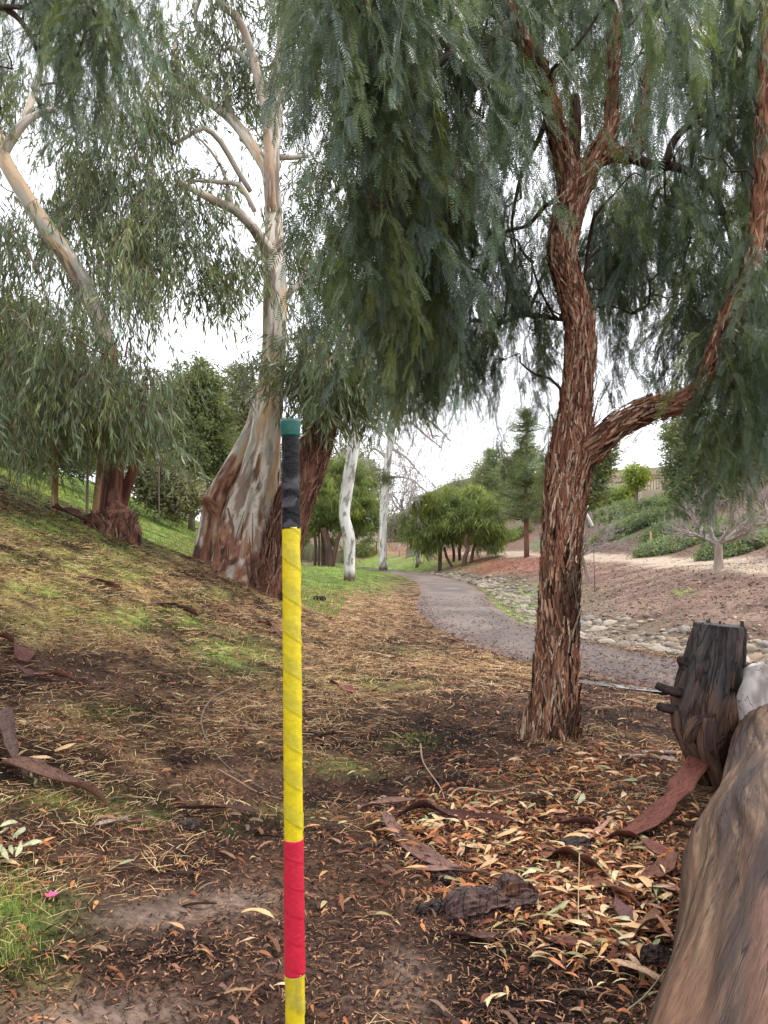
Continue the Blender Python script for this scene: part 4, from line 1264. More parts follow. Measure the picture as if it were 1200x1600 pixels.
# ------------------------------------------------------------------ leafy trees behind
def leafy_tree(stems, blobs, group, ntempl, label, seed, c=(.10, .06, .045), name='tree', scale=1.0, cat='tree', dens=1.0, tilt=.4, grp=None):
    r = np.random.default_rng(seed)
    x, y = P(stems[0][0][0], stems[0][0][1], stems[0][0][3])[:2]
    b = np.array((x, y, float(H(x, y))))
    root = empty(name, b, label, cat, grp)
    LL = []
    for s in stems:
        tm = MB()
        pts, rad = pxpath(s)
        gz = float(H(pts[0][0], pts[0][1]))
        pts[0][2] = min(pts[0][2], gz - .1) if abs(pts[0][2] - gz) > .02 else pts[0][2] - .1
        A = tm.tube(pts, rad, 9, rep=4, colf=lambda gx, gy, gz_, R, V: lerp(c, np.array(c) * 1.9, ss(-.3, .4, fbm(gx * 8, gy * 8, gz_ * 2, 3, seed))), disp=euc_disp(.03))
        LL.append(A[0]); tm.build('trunk', M_TWIG, root)
    cl, ctr = [], []
    for (px, py, rx, ry, Y, n) in blobs:
        # blob as an ellipsoid of clumps, many near its surface
        k = max(3, int(n * dens))
        q = r.normal(0, 1, (k, 3)); q /= np.linalg.norm(q, axis=1)[:, None]
        q *= r.random((k, 1)) ** .35
        ctrp = P(px, py, Y); s = Y / FPX
        pos = ctrp + q * np.array((rx * s, rx * s * .8, ry * s))
        lump = 1 + .75 * fbm(q[:, 0] * 2.2 + px, q[:, 1] * 2.2, q[:, 2] * 2.2, 3, seed)
        pos = ctrp + (pos - ctrp) * lump[:, None]
        for p_ in pos: cl.append((p_, .25 * scale, 1 if r.random() < .45 else 2, scale * r.uniform(.6, 1.1)))
        for p_ in pos[:min(12, k)]: ctr.append(p_)
    bm = MB(); feed_branches(bm, ctr, [l[len(l) // 2:] for l in LL], r, np.array(c) * 1.3, .05 * scale, 5, .05)
    bm.build('branch', M_TWIG, root, stuff=True)
    p, ro, sc = sprays(cl, r, tilt=tilt)
    crown('crown', group, ntempl, p, ro, sc, root)
    return root


RB = (.075, .045, .035)
# weeping trees left of the path, beyond the big eucalyptus
leafy_tree([[(506, 873, 5, 56), (506, 850, 4.5, 56), (504, 820, 4, 56)], [(516, 874, 7, 55), (512, 850, 6, 55), (505, 825, 5, 55)], [(519, 870, 3, 55), (526, 850, 3, 55), (535, 825, 2, 55)]],
           [(515, 790, 52, 48, 56, 260), (480, 800, 25, 40, 56, 70), (560, 800, 32, 46, 57, 150), (530, 740, 40, 30, 57, 110)], GR_FARWEEP, 3, 'green weeping tree with several dark trunks left of the far path', 90, RB)
leafy_tree([[(492, 870, 2.5, 62), (493, 850, 2.3, 62), (490, 825, 2, 62)], [(498, 868, 2, 62), (499, 850, 2, 62), (497, 825, 1.5, 62)]],
           [(490, 770, 30, 45, 63, 110), (560, 750, 30, 40, 64, 90)], GR_FARWEEP, 3, 'twin-stemmed weeping tree just right of the leaning dark trunk', 91, RB)
# weeping trees right of the path
leafy_tree([[(687, 882, 3.4, 52), (688, 862, 3, 52), (690, 840, 2.4, 52)], [(707, 880, 2.5, 52), (698, 870, 2.3, 52), (694, 855, 2, 52)]],
           [(682, 812, 42, 42, 52, 300), (665, 835, 24, 26, 51.5, 90), (700, 790, 28, 24, 53, 90)], GR_FARWEEP, 3, 'rounded yellow-green weeping tree at the right edge of the far path', 92, RB)
leafy_tree([[(709, 879, 2.6, 55), (709, 862, 2.4, 55), (706, 845, 2, 55)], [(719, 878, 3, 54.5), (718, 860, 2.6, 54.5), (722, 845, 2, 54.5)]],
           [(720, 800, 30, 38, 55, 150), (742, 785, 26, 26, 56, 90)], GR_FARLIGHT, 3, 'bright green tree between the weeping tree and the bent trunk', 93, RB, dens=.8)
leafy_tree([[(724, 884, 4.2, 50), (727, 870, 3.6, 50), (731, 858, 3.2, 50), (727, 848, 2.8, 50), (730, 835, 2.4, 50)], [(736, 867, 3, 51), (741, 855, 2.6, 51), (752, 845, 2.2, 51), (760, 835, 2, 51)]],
           [(745, 818, 38, 34, 51, 260), (768, 830, 20, 22, 51, 70), (735, 780, 26, 22, 52, 70)], GR_FARWEEP, 3, 'dark crooked trunk with a low green crown left of the pine', 94, RB)


# pine: whorled tiers of branches round a straight stem
def pine(px, py, top, w, Y, label, seed, cbark=(.20, .10, .07)):
    r = np.random.default_rng(seed)
    s = Y / FPX
    b = P(px, py, Y); b[2] = float(H(b[0], b[1])); tz = P(px, top, Y)[2]
    root = empty('pine_tree', b, label, 'tree')
    tm = MB(); tm.tube([b + (0, 0, -.1), b + (0, 0, (tz - b[2]) * .5), (b[0] + .1, b[1], tz)], [4.2 * s, 3 * s, .6 * s], 10, cbark, rep=5)
    tm.build('trunk', M_BARK, root)
    bm = MB(); cl = []
    z0 = b[2] + 0.24 * (tz - b[2])
    for k in range(22):
        t = (k + r.random()) / 22
        z = z0 + t * (tz - z0)
        reach = w * s * (1 - t) ** .6 * (.45 + .6 * r.random()) + .25
        for j in range(5):
            a = r.random() * 6.28; reach *= r.uniform(.75, 1.2)
            e = np.array((b[0] + math.cos(a) * reach, b[1] + math.sin(a) * reach, z + reach * r.uniform(-.05, .28)))
            a0 = np.array((b[0], b[1], z))
            bm.tube(twig_curve(a0, e, r, -.05, 5, .03), np.linspace(.05, .015, 5), 4, np.array(cbark) * .7, cap=False)
            m_ = max(2, int(reach / .4))
            for q in range(m_):
                u = (q + .7) / m_
                cl.append((a0 + (e - a0) * u, .22 + .2 * (1 - u), 1, .95))
    bm.build('branch', M_TWIG, root, stuff=True)
    p, ro, sc = sprays(cl, r, tilt=.6)
    crown('crown', GR_PINE, 3, p, ro, sc, root)


pine(823, 876, 640, 62, 46, 'conical pine with slim reddish trunk left of the foreground tree', 101)
pine(770, 868, 700, 40, 75, 'hazier pine standing behind the conical pine', 102, (.14, .09, .07))

# background trees and scrub
BG = [
    # stems, blobs, group, label, seed
    ([[(300, 800, 6, 30), (298, 720, 5, 30), (300, 650, 4, 30)]], [(300, 650, 48, 70, 30, 200), (335, 700, 40, 50, 30.5, 120), (280, 700, 40, 45, 29, 110), (310, 600, 32, 30, 30, 50)], GR_FARDARK, 'dense green tree behind the slope left of the white trunk', 110),
    ([[(372, 800, 5, 34), (370, 720, 4, 34), (368, 650, 3, 34)]], [(368, 670, 36, 60, 34, 140), (380, 610, 24, 40, 34, 60), (355, 760, 40, 40, 33, 90)], GR_FARGREY, 'thin grey-green tree seen just left of the white trunk', 111),
    ([[(30, 720, 6, 24), (28, 640, 5, 24), (25, 560, 4, 24)]], [(20, 590, 60, 60, 24, 130), (-20, 650, 60, 60, 23, 130), (70, 650, 50, 50, 25, 120), (30, 500, 50, 40, 25, 50), (100, 700, 60, 30, 26, 110), (40, 690, 50, 26, 25, 80)], GR_FARDARK, 'dark bushy tree at the far left top of the slope', 112),
    ([[(230, 750, 5, 38), (235, 690, 4, 38), (238, 640, 3, 38)]], [(225, 680, 46, 60, 38, 160), (180, 700, 40, 40, 39, 100), (130, 680, 50, 50, 40, 130)], GR_FARDARK, 'green tree behind the young eucalyptus stems', 113),
    ([[(250, 770, 1.2, 26), (248, 740, 1.1, 26), (250, 720, 1, 26)]], [(246, 752, 34, 30, 27, 150), (285, 775, 26, 22, 27, 70)], GR_FARGREY, 'grey-brown scrubby bush at the top of the green slope', 114),
    ([[(890, 820, 5, 38), (892, 780, 4, 38), (905, 740, 3, 38)]], [(925, 735, 32, 34, 37, 120), (912, 770, 26, 26, 37, 70), (940, 710, 22, 20, 37, 40)], GR_FARDARK, 'dark tree with drooping leaves just right of the forked trunk', 115),
    ([[(1075, 790, 6, 44), (1077, 750, 5, 44), (1078, 710, 4, 44)]], [(1086, 722, 38, 48, 44, 220), (1075, 768, 22, 22, 43, 60), (1090, 750, 40, 36, 44, 140), (1070, 680, 44, 34, 45, 110)], GR_FARDARK, 'large dark round tree in front of the house on the right hill', 116),
    ([[(1165, 790, 6, 46), (1165, 750, 5, 46), (1168, 700, 4, 46)]], [(1170, 725, 52, 42, 46, 240), (1215, 750, 44, 40, 46, 140), (1130, 740, 34, 34, 47, 110), (1150, 680, 50, 30, 48, 110)], GR_FARGREY, 'large grey-green tree at the right end of the hill', 117),
    ([[(995, 778, 2, 52), (995, 765, 2, 52), (995, 755, 1.5, 52)]], [(994, 745, 11, 17, 52, 50)], GR_FARLIGHT, 'small bright green tree left of the house', 118),
    ([[(770, 860, 5, 82), (770, 800, 4, 82), (772, 740, 3, 82)]], [(780, 745, 36, 40, 82, 150), (815, 730, 36, 50, 80, 140), (745, 755, 24, 26, 84, 60)], GR_FARGREY, 'pale hazy tree rising far behind the pines', 119),
    ([[(718, 860, 3, 88), (716, 810, 3, 88), (714, 770, 2, 88)]], [(712, 760, 14, 18, 88, 36), (722, 775, 20, 20, 88, 50)], GR_FARGREY, 'small pale far tree above the weeping trees', 120),
    ([[(630, 868, 3, 92), (630, 840, 3, 92), (630, 820, 2, 92)]], [(618, 820, 34, 26, 92, 110), (655, 830, 26, 20, 92, 60)], GR_FARGREY, 'far grey brush where the path ends', 121),
    ([[(850, 850, 4, 66), (850, 810, 4, 66), (852, 770, 3, 66)]], [(850, 775, 40, 50, 66, 170), (890, 800, 26, 30, 66, 70)], GR_FARDARK, 'mid-green tree behind the foreground trunk', 122),
    ([[(450, 860, 4, 74), (452, 800, 4, 74), (452, 760, 3, 74)]], [(455, 745, 40, 60, 74, 170), (520, 730, 50, 45, 76, 150), (575, 760, 34, 50, 78, 120), (380, 770, 50, 60, 74, 150)], GR_FARDARK, 'dark tree filling the gap behind the two big eucalyptus trunks', 123),
]
for stems, blobs, grp, lab, sd in BG:
    big = 1.0 if stems[0][0][3] < 40 else 1.35
    if stems[0][0][3] > 70: big = 2.0
    leafy_tree(stems, blobs, grp, 3, lab, sd, (.13, .10, .08), scale=big, dens=1.0 / (big ** 1.2))


def shrub(px, py, rx, ry, label, seed, group=GR_COVER, n=160, scale=1.0, name='shrub', grp=None, back=0.0):
    r = np.random.default_rng(seed)
    b = G(px, py + ry * .8); s = b[1] / FPX
    root = empty(name, b, label, 'shrub', grp)
    a = r.random(n) * 6.28; rr = np.sqrt(r.random(n))
    X = b[0] + np.cos(a) * rr * rx * s; Y = b[1] + back + np.sin(a) * rr * rx * s * .75 + rx * s * .3
    hgt = ry * 1.3 * s * np.sqrt(np.clip(1 - rr ** 2, 0, 1)) * (1 + .35 * fbm(X * 1.5, Y * 1.5, 0, 2, seed))
    pts = np.column_stack([X, Y, H(X, Y) + hgt * r.random(n) ** .3])
    st = MB()
    for k in range(8):
        q = pts[int(r.integers(n))]
        st.tube(twig_curve(b + (0, rx * s * .3, 0), q, r, 0, 4, .05), [.03, .02, .015, .008], 4, (.14, .10, .07))
    st.build('stem', M_TWIG, root)
    crown('foliage', group, 3, pts, np.column_stack([r.normal(0, .4, n), r.normal(0, .4, n), a * 3]), scale * r.uniform(.7, 1.3, n), root)


shrub(966, 799, 44, 14, 'low silvery-green mound shrub, leftmost in the upper row on the right hill', 130, n=200, scale=1.25)
shrub(1018, 790, 44, 13, 'silvery-green mound shrub just below the house', 131, n=200, scale=1.25)
shrub(1016, 808, 40, 13, 'silvery-green mound shrub in the middle of the right hill', 132, n=190, scale=1.2)
shrub(975, 824, 46, 13, 'wide green mound shrub above the bend of the dirt track', 133, n=210, scale=1.1)
shrub(1040, 828, 32, 10, 'green mound shrub above the small wooden stake', 134, n=150, scale=1.1)
shrub(1055, 848, 56, 13, 'flat green spreading shrub left of the leafless pruned tree, beside the dirt track', 135, n=260, scale=1.0)
shrub(1155, 852, 56, 15, 'flat green spreading shrub right of the leafless pruned tree', 136, n=270, scale=1.0)
shrub(1105, 826, 36, 11, 'green mound shrub behind the leafless pruned tree', 137, n=150, scale=1.1)
shrub(1175, 815, 50, 14, 'green mound shrub at the right edge below the grey-green tree', 138, n=200, scale=1.2)
shrub(968, 775, 34, 20, 'bright yellow-green bush at the left end of the hilltop', 139, GR_FARLIGHT, 120, 1.0)
shrub(938, 788, 28, 16, 'bright green bush just right of the dark drooping tree', 140, GR_FARLIGHT, 100, .9)
shrub(1075, 800, 40, 12, 'dull green low shrub under the dark round tree', 141, n=150, scale=1.2)
shrub(560, 862, 26, 8, 'low dark shrub at the far bend left of the path', 142, GR_FARDARK, 70, 1.0)
shrub(270, 808, 12, 9, 'small green weedy shrub on the bright green slope', 143, GR_FARDARK, 20, .45)
shrub(800, 838, 34, 8, 'low green shrub on the reddish bank behind the pine trunk', 144, GR_FARDARK, 90, 1.0)

# ------------------------------------------------------------------ house on the hill
def nest(child, parent):
    child.parent = parent


YH = 56
hb = P(1058, 770, YH); hx0, hx1 = P(1012, 760, YH)[0], P(1135, 760, YH)[0]
zt = P(1000, 742, YH)[2]
zg = float(H(hb[0], YH))
house = empty('house', (hx0, YH, min(zg, zt - 3)), 'beige house with flat roof and railing, half hidden on the right hilltop', 'house')
zb = min(zg, zt - 3) - .3
m = MB(); m.box((hx0, YH, zb), (hx1, YH + 7, zt), (.55, .45, .33)); m.build('wall', M_PLASTER, house, smooth=False)
m = MB(); m.box((hx0 - .2, YH - .2, zt + .003), (hx1 + .2, YH + 7.2, zt + .22), (.40, .33, .27)); m.build('roof', M_PLASTER, house, smooth=False)
zf = P(1000, 768, YH)[2]
m = MB(); m.box((hx0 - .9, YH - 1.4, zb), (hx0 + 1.6, YH - .003, zf), (.50, .42, .32)); m.build('balcony', M_PLASTER, house, smooth=False)
rail = MB(); rail.box((hx0 - .9, YH - 1.4, zf + .78), (hx0 + 1.6, YH - 1.34, zf + .84), (.16, .14, .12)); ro_ = rail.build('railing', M_METAL, house, smooth=False)
for k in range(13):
    b_ = MB(); x_ = hx0 - .88 + k * .2; b_.box((x_, YH - 1.39, zf + .002), (x_ + .035, YH - 1.35, zf + .778), (.16, .14, .12)); bb = b_.build('baluster', M_METAL, house, smooth=False); nest(bb, ro_)
for k in range(4):
    x_ = hx0 + 1.0 + k * 1.35
    w_ = MB(); w_.box((x_, YH - .03, zt - 1.45), (x_ + .8, YH - .003, zt - .5), (.45, .40, .34)); wo = w_.build('window', M_PLASTER, house, smooth=False)
    p_ = MB(); p_.box((x_ + .07, YH - .045, zt - 1.38), (x_ + .73, YH - .033, zt - .57), (.05, .06, .07)); nest(p_.build('pane', M_METAL, house, smooth=False), wo)

# stake beside the shrubs, marker posts far up the path
def post(px, py, hpx, wpx, c, label, name='wooden_stake', cat='stake'):
    b = G(px, py); s = b[1] / FPX
    m = MB(); w = wpx * s / 2
    m.box((b[0] - w, b[1] - w, b[2] - .1), (b[0] + w, b[1] + w, b[2] + hpx * s * .97), c)
    t = b[2] + hpx * s * .97
    m.add([(b[0] - w, b[1] - w, t), (b[0] + w, b[1] - w, t), (b[0] + w, b[1] + w, t), (b[0] - w, b[1] + w, t), (b[0], b[1], t + w * 1.3)], t=[(0, 1, 4), (1, 2, 4), (2, 3, 4), (3, 0, 4)], c=c)
    return place(m, name, M_PLASTER, b, label, cat, smooth=False)


post(1017, 848, 16, 2.4, (.50, .38, .24), 'short tan wooden stake at the edge of the dirt track shrubs')
# sign far along the path
b = G(624, 870); s = b[1] / FPX
sg = empty('sign_post', b, 'tiny white notice on a thin pole where the path ends', 'sign')
m = MB(); m.tube([b, b + (0, 0, 20 * s)], [.03, .03], 6, (.35, .3, .3)); m.build('pole', M_METAL, sg)
m = MB(); m.box((b[0] - 1.8 * s, b[1] - .05, b[2] + 13 * s), (b[0] + 1.8 * s, b[1] - .032, b[2] + 19 * s), (.75, .73, .74)); m.build('sign_panel', M_METAL, sg, smooth=False)
for (px_, py_, lab) in ((588, 866, 'thin dark post left of the slim white trunk'),):
    post(px_, py_, 20, 1.8, (.12, .09, .07), lab, 'post', 'post')

# drain pipe mouth under the far trees
b = G(662, 868); b[1] += 1; s = b[1] / FPX
cul = empty('culvert', b, 'dark arched pipe mouth at the foot of the far trees', 'culvert')
m = MB(); R_ = 8.5 * s; k = 20
th = np.linspace(0, 2 * np.pi, k, endpoint=False)
fr = lambda rr, yy: np.column_stack([b[0] + rr * np.cos(th), np.full(k, b[1] + yy), b[2] + R_ * .8 + rr * np.sin(th)])
V = np.vstack([fr(R_, 0), fr(R_ * .82, -.01), fr(R_ * .82, 3.5), fr(R_, 3.5)])
Q = []
for a_ in range(3):
    Q += [(a_ * k + i, a_ * k + (i + 1) % k, (a_ + 1) * k + (i + 1) % k, (a_ + 1) * k + i) for i in range(k)]
Q += [(3 * k + i, 3 * k + (i + 1) % k, (i + 1) % k, i) for i in range(k)]
m.add(V, Q, c=(.36, .33, .30)); m.build('pipe', M_CONC, cul)
m = MB(); m.add(np.vstack([fr(R_ * .82, 3.4), [[b[0], b[1] + 3.4, b[2] + R_ * .8]]]), t=[(i, (i + 1) % k, k) for i in range(k)], c=(.03, .03, .03)); m.build('shade_disc', M_CONC, cul)  # near-black disc stands in for the shade deep inside the pipe
m = MB()
for sgn in (-1, 1):
    m = MB(); m.box((b[0] + sgn * R_ * 1.05 - (.9 if sgn < 0 else 0), b[1] + .1, b[2] - .3), (b[0] + sgn * R_ * 1.05 + (.9 if sgn > 0 else 0), b[1] + .5, b[2] + R_ * 1.3), (.34, .30, .26)); m.build('wing_wall', M_CONC, cul, smooth=False)


# ------------------------------------------------------------------ creek stones
def stone_mesh(seed):
    r = np.random.default_rng(seed)
    nu, nv = 12, 8
    th = np.linspace(0, 2 * np.pi, nu, endpoint=False); ph = np.linspace(0, np.pi, nv + 1)[1:-1]
    V = [(0, 0, 1)] + [(math.sin(p) * math.cos(t), math.sin(p) * math.sin(t), math.cos(p)) for p in ph for t in th] + [(0, 0, -1)]
    V = np.array(V)
    f = 1 + .38 * vn(V[:, 0] * 1.3 + seed * 3.1, V[:, 1] * 1.3, V[:, 2] * 1.3, seed) + .12 * vn(V[:, 0] * 3, V[:, 1] * 3, V[:, 2] * 3 + seed, seed + 1)
    V = V * f[:, None] * np.array((1.0, .72, .5))
    T = [(0, 1 + (i + 1) % nu, 1 + i) for i in range(nu)][::-1]
    T = [(0, 1 + i, 1 + (i + 1) % nu) for i in range(nu)]
    Q = []
    for j in range(nv - 2):
        Q += [(1 + j * nu + i, 1 + (j + 1) * nu + i, 1 + (j + 1) * nu + (i + 1) % nu, 1 + j * nu + (i + 1) % nu) for i in range(nu)]
    e = 1 + (nv - 2) * nu; L = len(V) - 1
    T += [(e + i, L, e + (i + 1) % nu) for i in range(nu)]
    c = np.array([(.23, .185, .13), (.30, .255, .195), (.165, .14, .11), (.25, .175, .115), (.36, .31, .24), (.14, .105, .078), (.21, .19, .165), (.25, .20, .145)][seed % 8])
    m = MB(); m.add(V, Q, T, c=c, g=V * .5 + seed)
    return m.mesh('stone', M_STONE)


STONES = [stone_mesh(k) for k in range(8)]
r = np.random.default_rng(40)
cands = []
for _ in range(9000):
    t = r.random()
    # along the creek, more in front
    k = int(t * (len(CREEK_S) - 1)); k = min(k, len(CREEK_S) - 2)
    f = t * (len(CREEK_S) - 1) - k
    q = CREEK_S[k] * (1 - f) + CREEK_S[k + 1] * f
    off = r.normal(0, .52)
    d = CREEK_S[k + 1] - CREEK_S[k]; nn = np.array((-d[1], d[0])) / np.hypot(*d)
    q = q + nn * off
    if q[1] > 50 or q[1] < 7 or abs(off) > 1.35 or vn(q[0] * 1.1, q[1] * 1.1, 0, 88) < -.28: continue
    sz = float(np.clip(r.lognormal(-2.6, .45), .04, .21))
    if sdist(q[0], q[1], PATH_S) < 1.25 + sz * .5: continue
    cands.append((q[0], q[1], sz))
keep = []
grid = {}
for (x, y, sz) in sorted(cands, key=lambda c: -c[2]):
    key = (int(x / .5), int(y / .5)); ok = True
    for i in (-1, 0, 1):
        for j in (-1, 0, 1):
            for (a, b_, s_) in grid.get((key[0] + i, key[1] + j), ()):
                if math.hypot(a - x, b_ - y) < (sz + s_) * .72: ok = False
    if ok:
        grid.setdefault(key, []).append((x, y, sz)); keep.append((x, y, sz))
vis = []
for (x, y, sz) in keep:
    px, py = proj(x, y, H(x, y)); vis.append((sz / y if -40 < px < 1240 else sz / y * .1, x, y, sz))
vis.sort(reverse=True)
SL = [('rounded pale river stone lying among others in the creek bed', 'pale stones in the creek bed'), ('flattish tan river stone lying among others in the creek bed', 'tan stones in the creek bed'), ('dull grey river stone lying among others in the creek bed', 'grey stones in the creek bed')]
for k, (_, x, y, sz) in enumerate(vis[:290]):
    v = int(r.integers(8))
    kind = 0 if v in (0, 1, 4) else 1 if v in (3, 5, 7) else 2
    o = bpy.data.objects.new('stone', STONES[v]); COL.objects.link(o)
    o.location = (x, y, float(Hfine(x, y)[0]) - sz * .08); o.scale = (sz, sz, sz * r.uniform(.8, 1.2))
    o.rotation_euler = (r.normal(0, .2), r.normal(0, .2), r.random() * 6.28)
    px, py = proj(x, y, 0)
    where = 'beside the charred stub' if px > 1035 else 'right of the reddish trunk' if px > 870 else 'left of the reddish trunk' if y < 27 else 'far up the valley'
    size = 'large' if sz > .13 else 'small'
    nm = ('rounded pale', 'flattish tan', 'dull grey')[kind]
    tag(o, f'{size} {nm} river stone in the creek bed {where}', 'stone', f'{size} {nm} creek stones {where}')


def copies_as_one(name, label, meshes, xs, mat, parent=None):
    m = MB()
    for (x, y, z, sz, a, v) in xs:
        me = meshes[v]
        co = np.empty(len(me.vertices) * 3, np.float32); me.vertices.foreach_get('co', co); co = co.reshape(-1, 3) * sz
        ca, sa = math.cos(a), math.sin(a)
        co = np.column_stack([co[:, 0] * ca - co[:, 1] * sa + x, co[:, 0] * sa + co[:, 1] * ca + y, co[:, 2] + z])
        fs = [tuple(p.vertices) for p in me.polygons]
        cc = np.empty(len(me.vertices) * 4, np.float32); me.color_attributes['col'].data.foreach_get('color', cc)
        m.add(co, [f_ for f_ in fs if len(f_) == 4], [f_ for f_ in fs if len(f_) == 3], cc.reshape(-1, 4)[:, :3], g=co)
    o = m.build(name, mat); tag(o, label, kind='stuff')


rest = [(x, y, float(Hfine(x, y)[0]) + sz * .15, sz, r.random() * 6.28, int(r.integers(8))) for (_, x, y, sz) in vis[290:1100]]
# pebbles as well
for _ in range(1500):
    k = int(r.integers(20, len(CREEK_S) - 8)); q = CREEK_S[k] * .5 + CREEK_S[k + 1] * .5 + r.normal(0, .9, 2)
    if sdist(q[0], q[1], PATH_S) > 1.3:
        rest.append((q[0], q[1], float(H(q[0], q[1])) + .01, r.uniform(.02, .05), r.random() * 6, int(r.integers(8))))
copies_as_one('small_creek_stones', 'small stones and pebbles filling the creek bed', STONES, rest, M_STONE)

# ------------------------------------------------------------------ litter, straw, leaves and grass on the ground
def wedge(n, r, y0=1.6, y1=26.0, p=1.55, half=0.62):
    """points on the ground, thinning out with distance"""
    a, b = y0 ** (1 - p + 1), y1 ** (1 - p + 1)
    e = 2 - p
    y = (y0 ** e + r.random(n) * (y1 ** e - y0 ** e)) ** (1 / e)
    x = (r.random(n) * 2 - 1) * half * y
    return x, y


def strips(x, y, z, ang, L, w, tilt, c, bend=0.0, segs=1, prof=None, lift=0.0, r=None, roll=None):
    """many flat pieces at once: each a strip of segs quads"""
    n = len(x)
    if prof is None: prof = [1] * (segs + 1)
    d = np.column_stack([np.cos(ang) * np.cos(tilt), np.sin(ang) * np.cos(tilt), np.sin(tilt)])
    sd = np.column_stack([-np.sin(ang), np.cos(ang), np.zeros(n)])
    up = np.cross(d, sd)
    if roll is None: roll = r.normal(0, .35, n)
    sd = sd * np.cos(roll)[:, None] + up * np.sin(roll)[:, None]
    ctr = np.column_stack([x, y, z])
    V = []
    for i in range(segs + 1):
        t = i / segs - .5
        p = ctr + d * (L * t)[:, None] + np.column_stack([-np.sin(ang), np.cos(ang), np.zeros(n)]) * (np.asarray(bend) * L * (4 * t * t - .3))[:, None]
        p[:, 2] += lift * (1 - 4 * t * t)
        V.append(p - sd * (w * .5 * prof[i])[:, None] if hasattr(w, '__len__') else p - sd * w * .5 * prof[i])
        V.append(p + sd * (w * .5 * prof[i])[:, None] if hasattr(w, '__len__') else p + sd * w * .5 * prof[i])
    k = 2 * (segs + 1)
    V = np.stack(V, 1).reshape(-1, 3)
    b = np.arange(n)[:, None] * k
    Q = np.concatenate([b + np.array([[2 * i, 2 * i + 1, 2 * i + 3, 2 * i + 2]]) for i in range(segs)])
    C_ = np.repeat(c, k, axis=0)
    return V, Q, C_


def palette(cols, n, r, jit=.25):
    cols = np.array(cols)
    c = cols[r.integers(0, len(cols), n)]
    return c * r.uniform(1 - jit, 1 + jit, (n, 1)) * r.uniform(.94, 1.06, (n, 3))


def off_things(x, y):
    """false under the log and on the open path"""
    return np.ones(len(x), bool)


r = np.random.default_rng(50)
# mulch chips
x, y = wedge(210000, r)
z, dp, dc = Hfine(x, y); Zn = zones(x, y, z)
dens = .75 - .62 * Zn['bare'] - .25 * Zn['straw'] - .45 * Zn['grass'] + .3 * Zn['dark'] - .3 * Zn['leaf'] + .3 * fbm(x * 2, y * 2, 0, 3, 61)
dens = np.where(np.abs(dp) < 1.1, .22 + .6 * ss(.5, 1.1, np.abs(dp)) + .35 * ss(14, 9, y), dens)
dens = np.where((dc > -1.4) & (dc < 1.2), .12, dens); dens = np.where(dc > 1.2, .45, dens)
k = r.random(len(x)) < dens
x, y, z, dp, dc = x[k], y[k], z[k], dp[k], dc[k]; n = len(x)
sc = np.clip(y / 6, .75, 2.0)
z = np.where(np.abs(dp) < 1.1, H(x, y) + .02, z + .006)
L = r.uniform(.012, .045, n) * sc; w = r.uniform(.003, .009, n) * sc
c = palette([(.035, .02, .016), (.055, .03, .021), (.10, .048, .03), (.15, .08, .048), (.04, .023, .018), (.02, .012, .01), (.22, .11, .06), (.30, .16, .085)], n, r, .4)
cbk = palette([(.17, .11, .095), (.21, .145, .12), (.14, .095, .08), (.26, .19, .155)], n, r, .3)
c = np.where((dc > .8)[:, None], cbk, c)
c = np.where((np.abs(dp) < 1.1)[:, None], palette([(.13, .07, .055), (.09, .05, .042), (.18, .11, .085)], n, r, .3), c)
V, Q, C_ = strips(x, y, z, r.random(n) * 6.28, L, w, r.normal(0, .3, n), c, r=r)
m = MB(); m.add(V, Q, c=C_); o = m.build('mulch_chips', M_LITTER); tag(o, 'dark wood mulch chips scattered over the slope', kind='stuff')

# straw and dry needles
x, y = wedge(190000, r, p=1.4)
z, dp, dc = Hfine(x, y); Zn = zones(x, y, z)
dens = (.15 + .9 * Zn['straw'] - .40 * Zn['bare'] - .38 * Zn['dark'] + .1 * Zn['leaf'] + .8 * fbm(x * 2.2, y * 2.2, 2, 3, 62)) * np.where(y < 3.2, .55, 1)
dens = np.where(np.abs(dp) < 1.15, .02, dens); dens = np.where(dc > -1.3, .06, dens)
k = r.random(len(x)) < dens
x, y, z = x[k], y[k], z[k]; n = len(x)
sc = np.clip(y / 6, .8, 1.8)
L = r.uniform(.05, .19, n) * np.clip(sc, .8, 1.3); w = r.uniform(.0014, .0032, n) * sc
c = palette([(.50, .33, .15), (.40, .23, .10), (.62, .45, .23), (.22, .11, .055), (.30, .13, .06), (.66, .50, .29)], n, r, .35)
ang = fbm(x * .8, y * .8, 0, 2, 63) * 4 + r.normal(0, .8, n)
V, Q, C_ = strips(x, y, z + .012, ang, L, w, r.normal(0, .12, n), c, bend=r.normal(0, .08, n), segs=2, r=r, lift=.006)
m = MB(); m.add(V, Q, c=C_); o = m.build('dry_straw', M_LITTER); tag(o, 'dry tan straw and needles matted over the slope', kind='stuff')

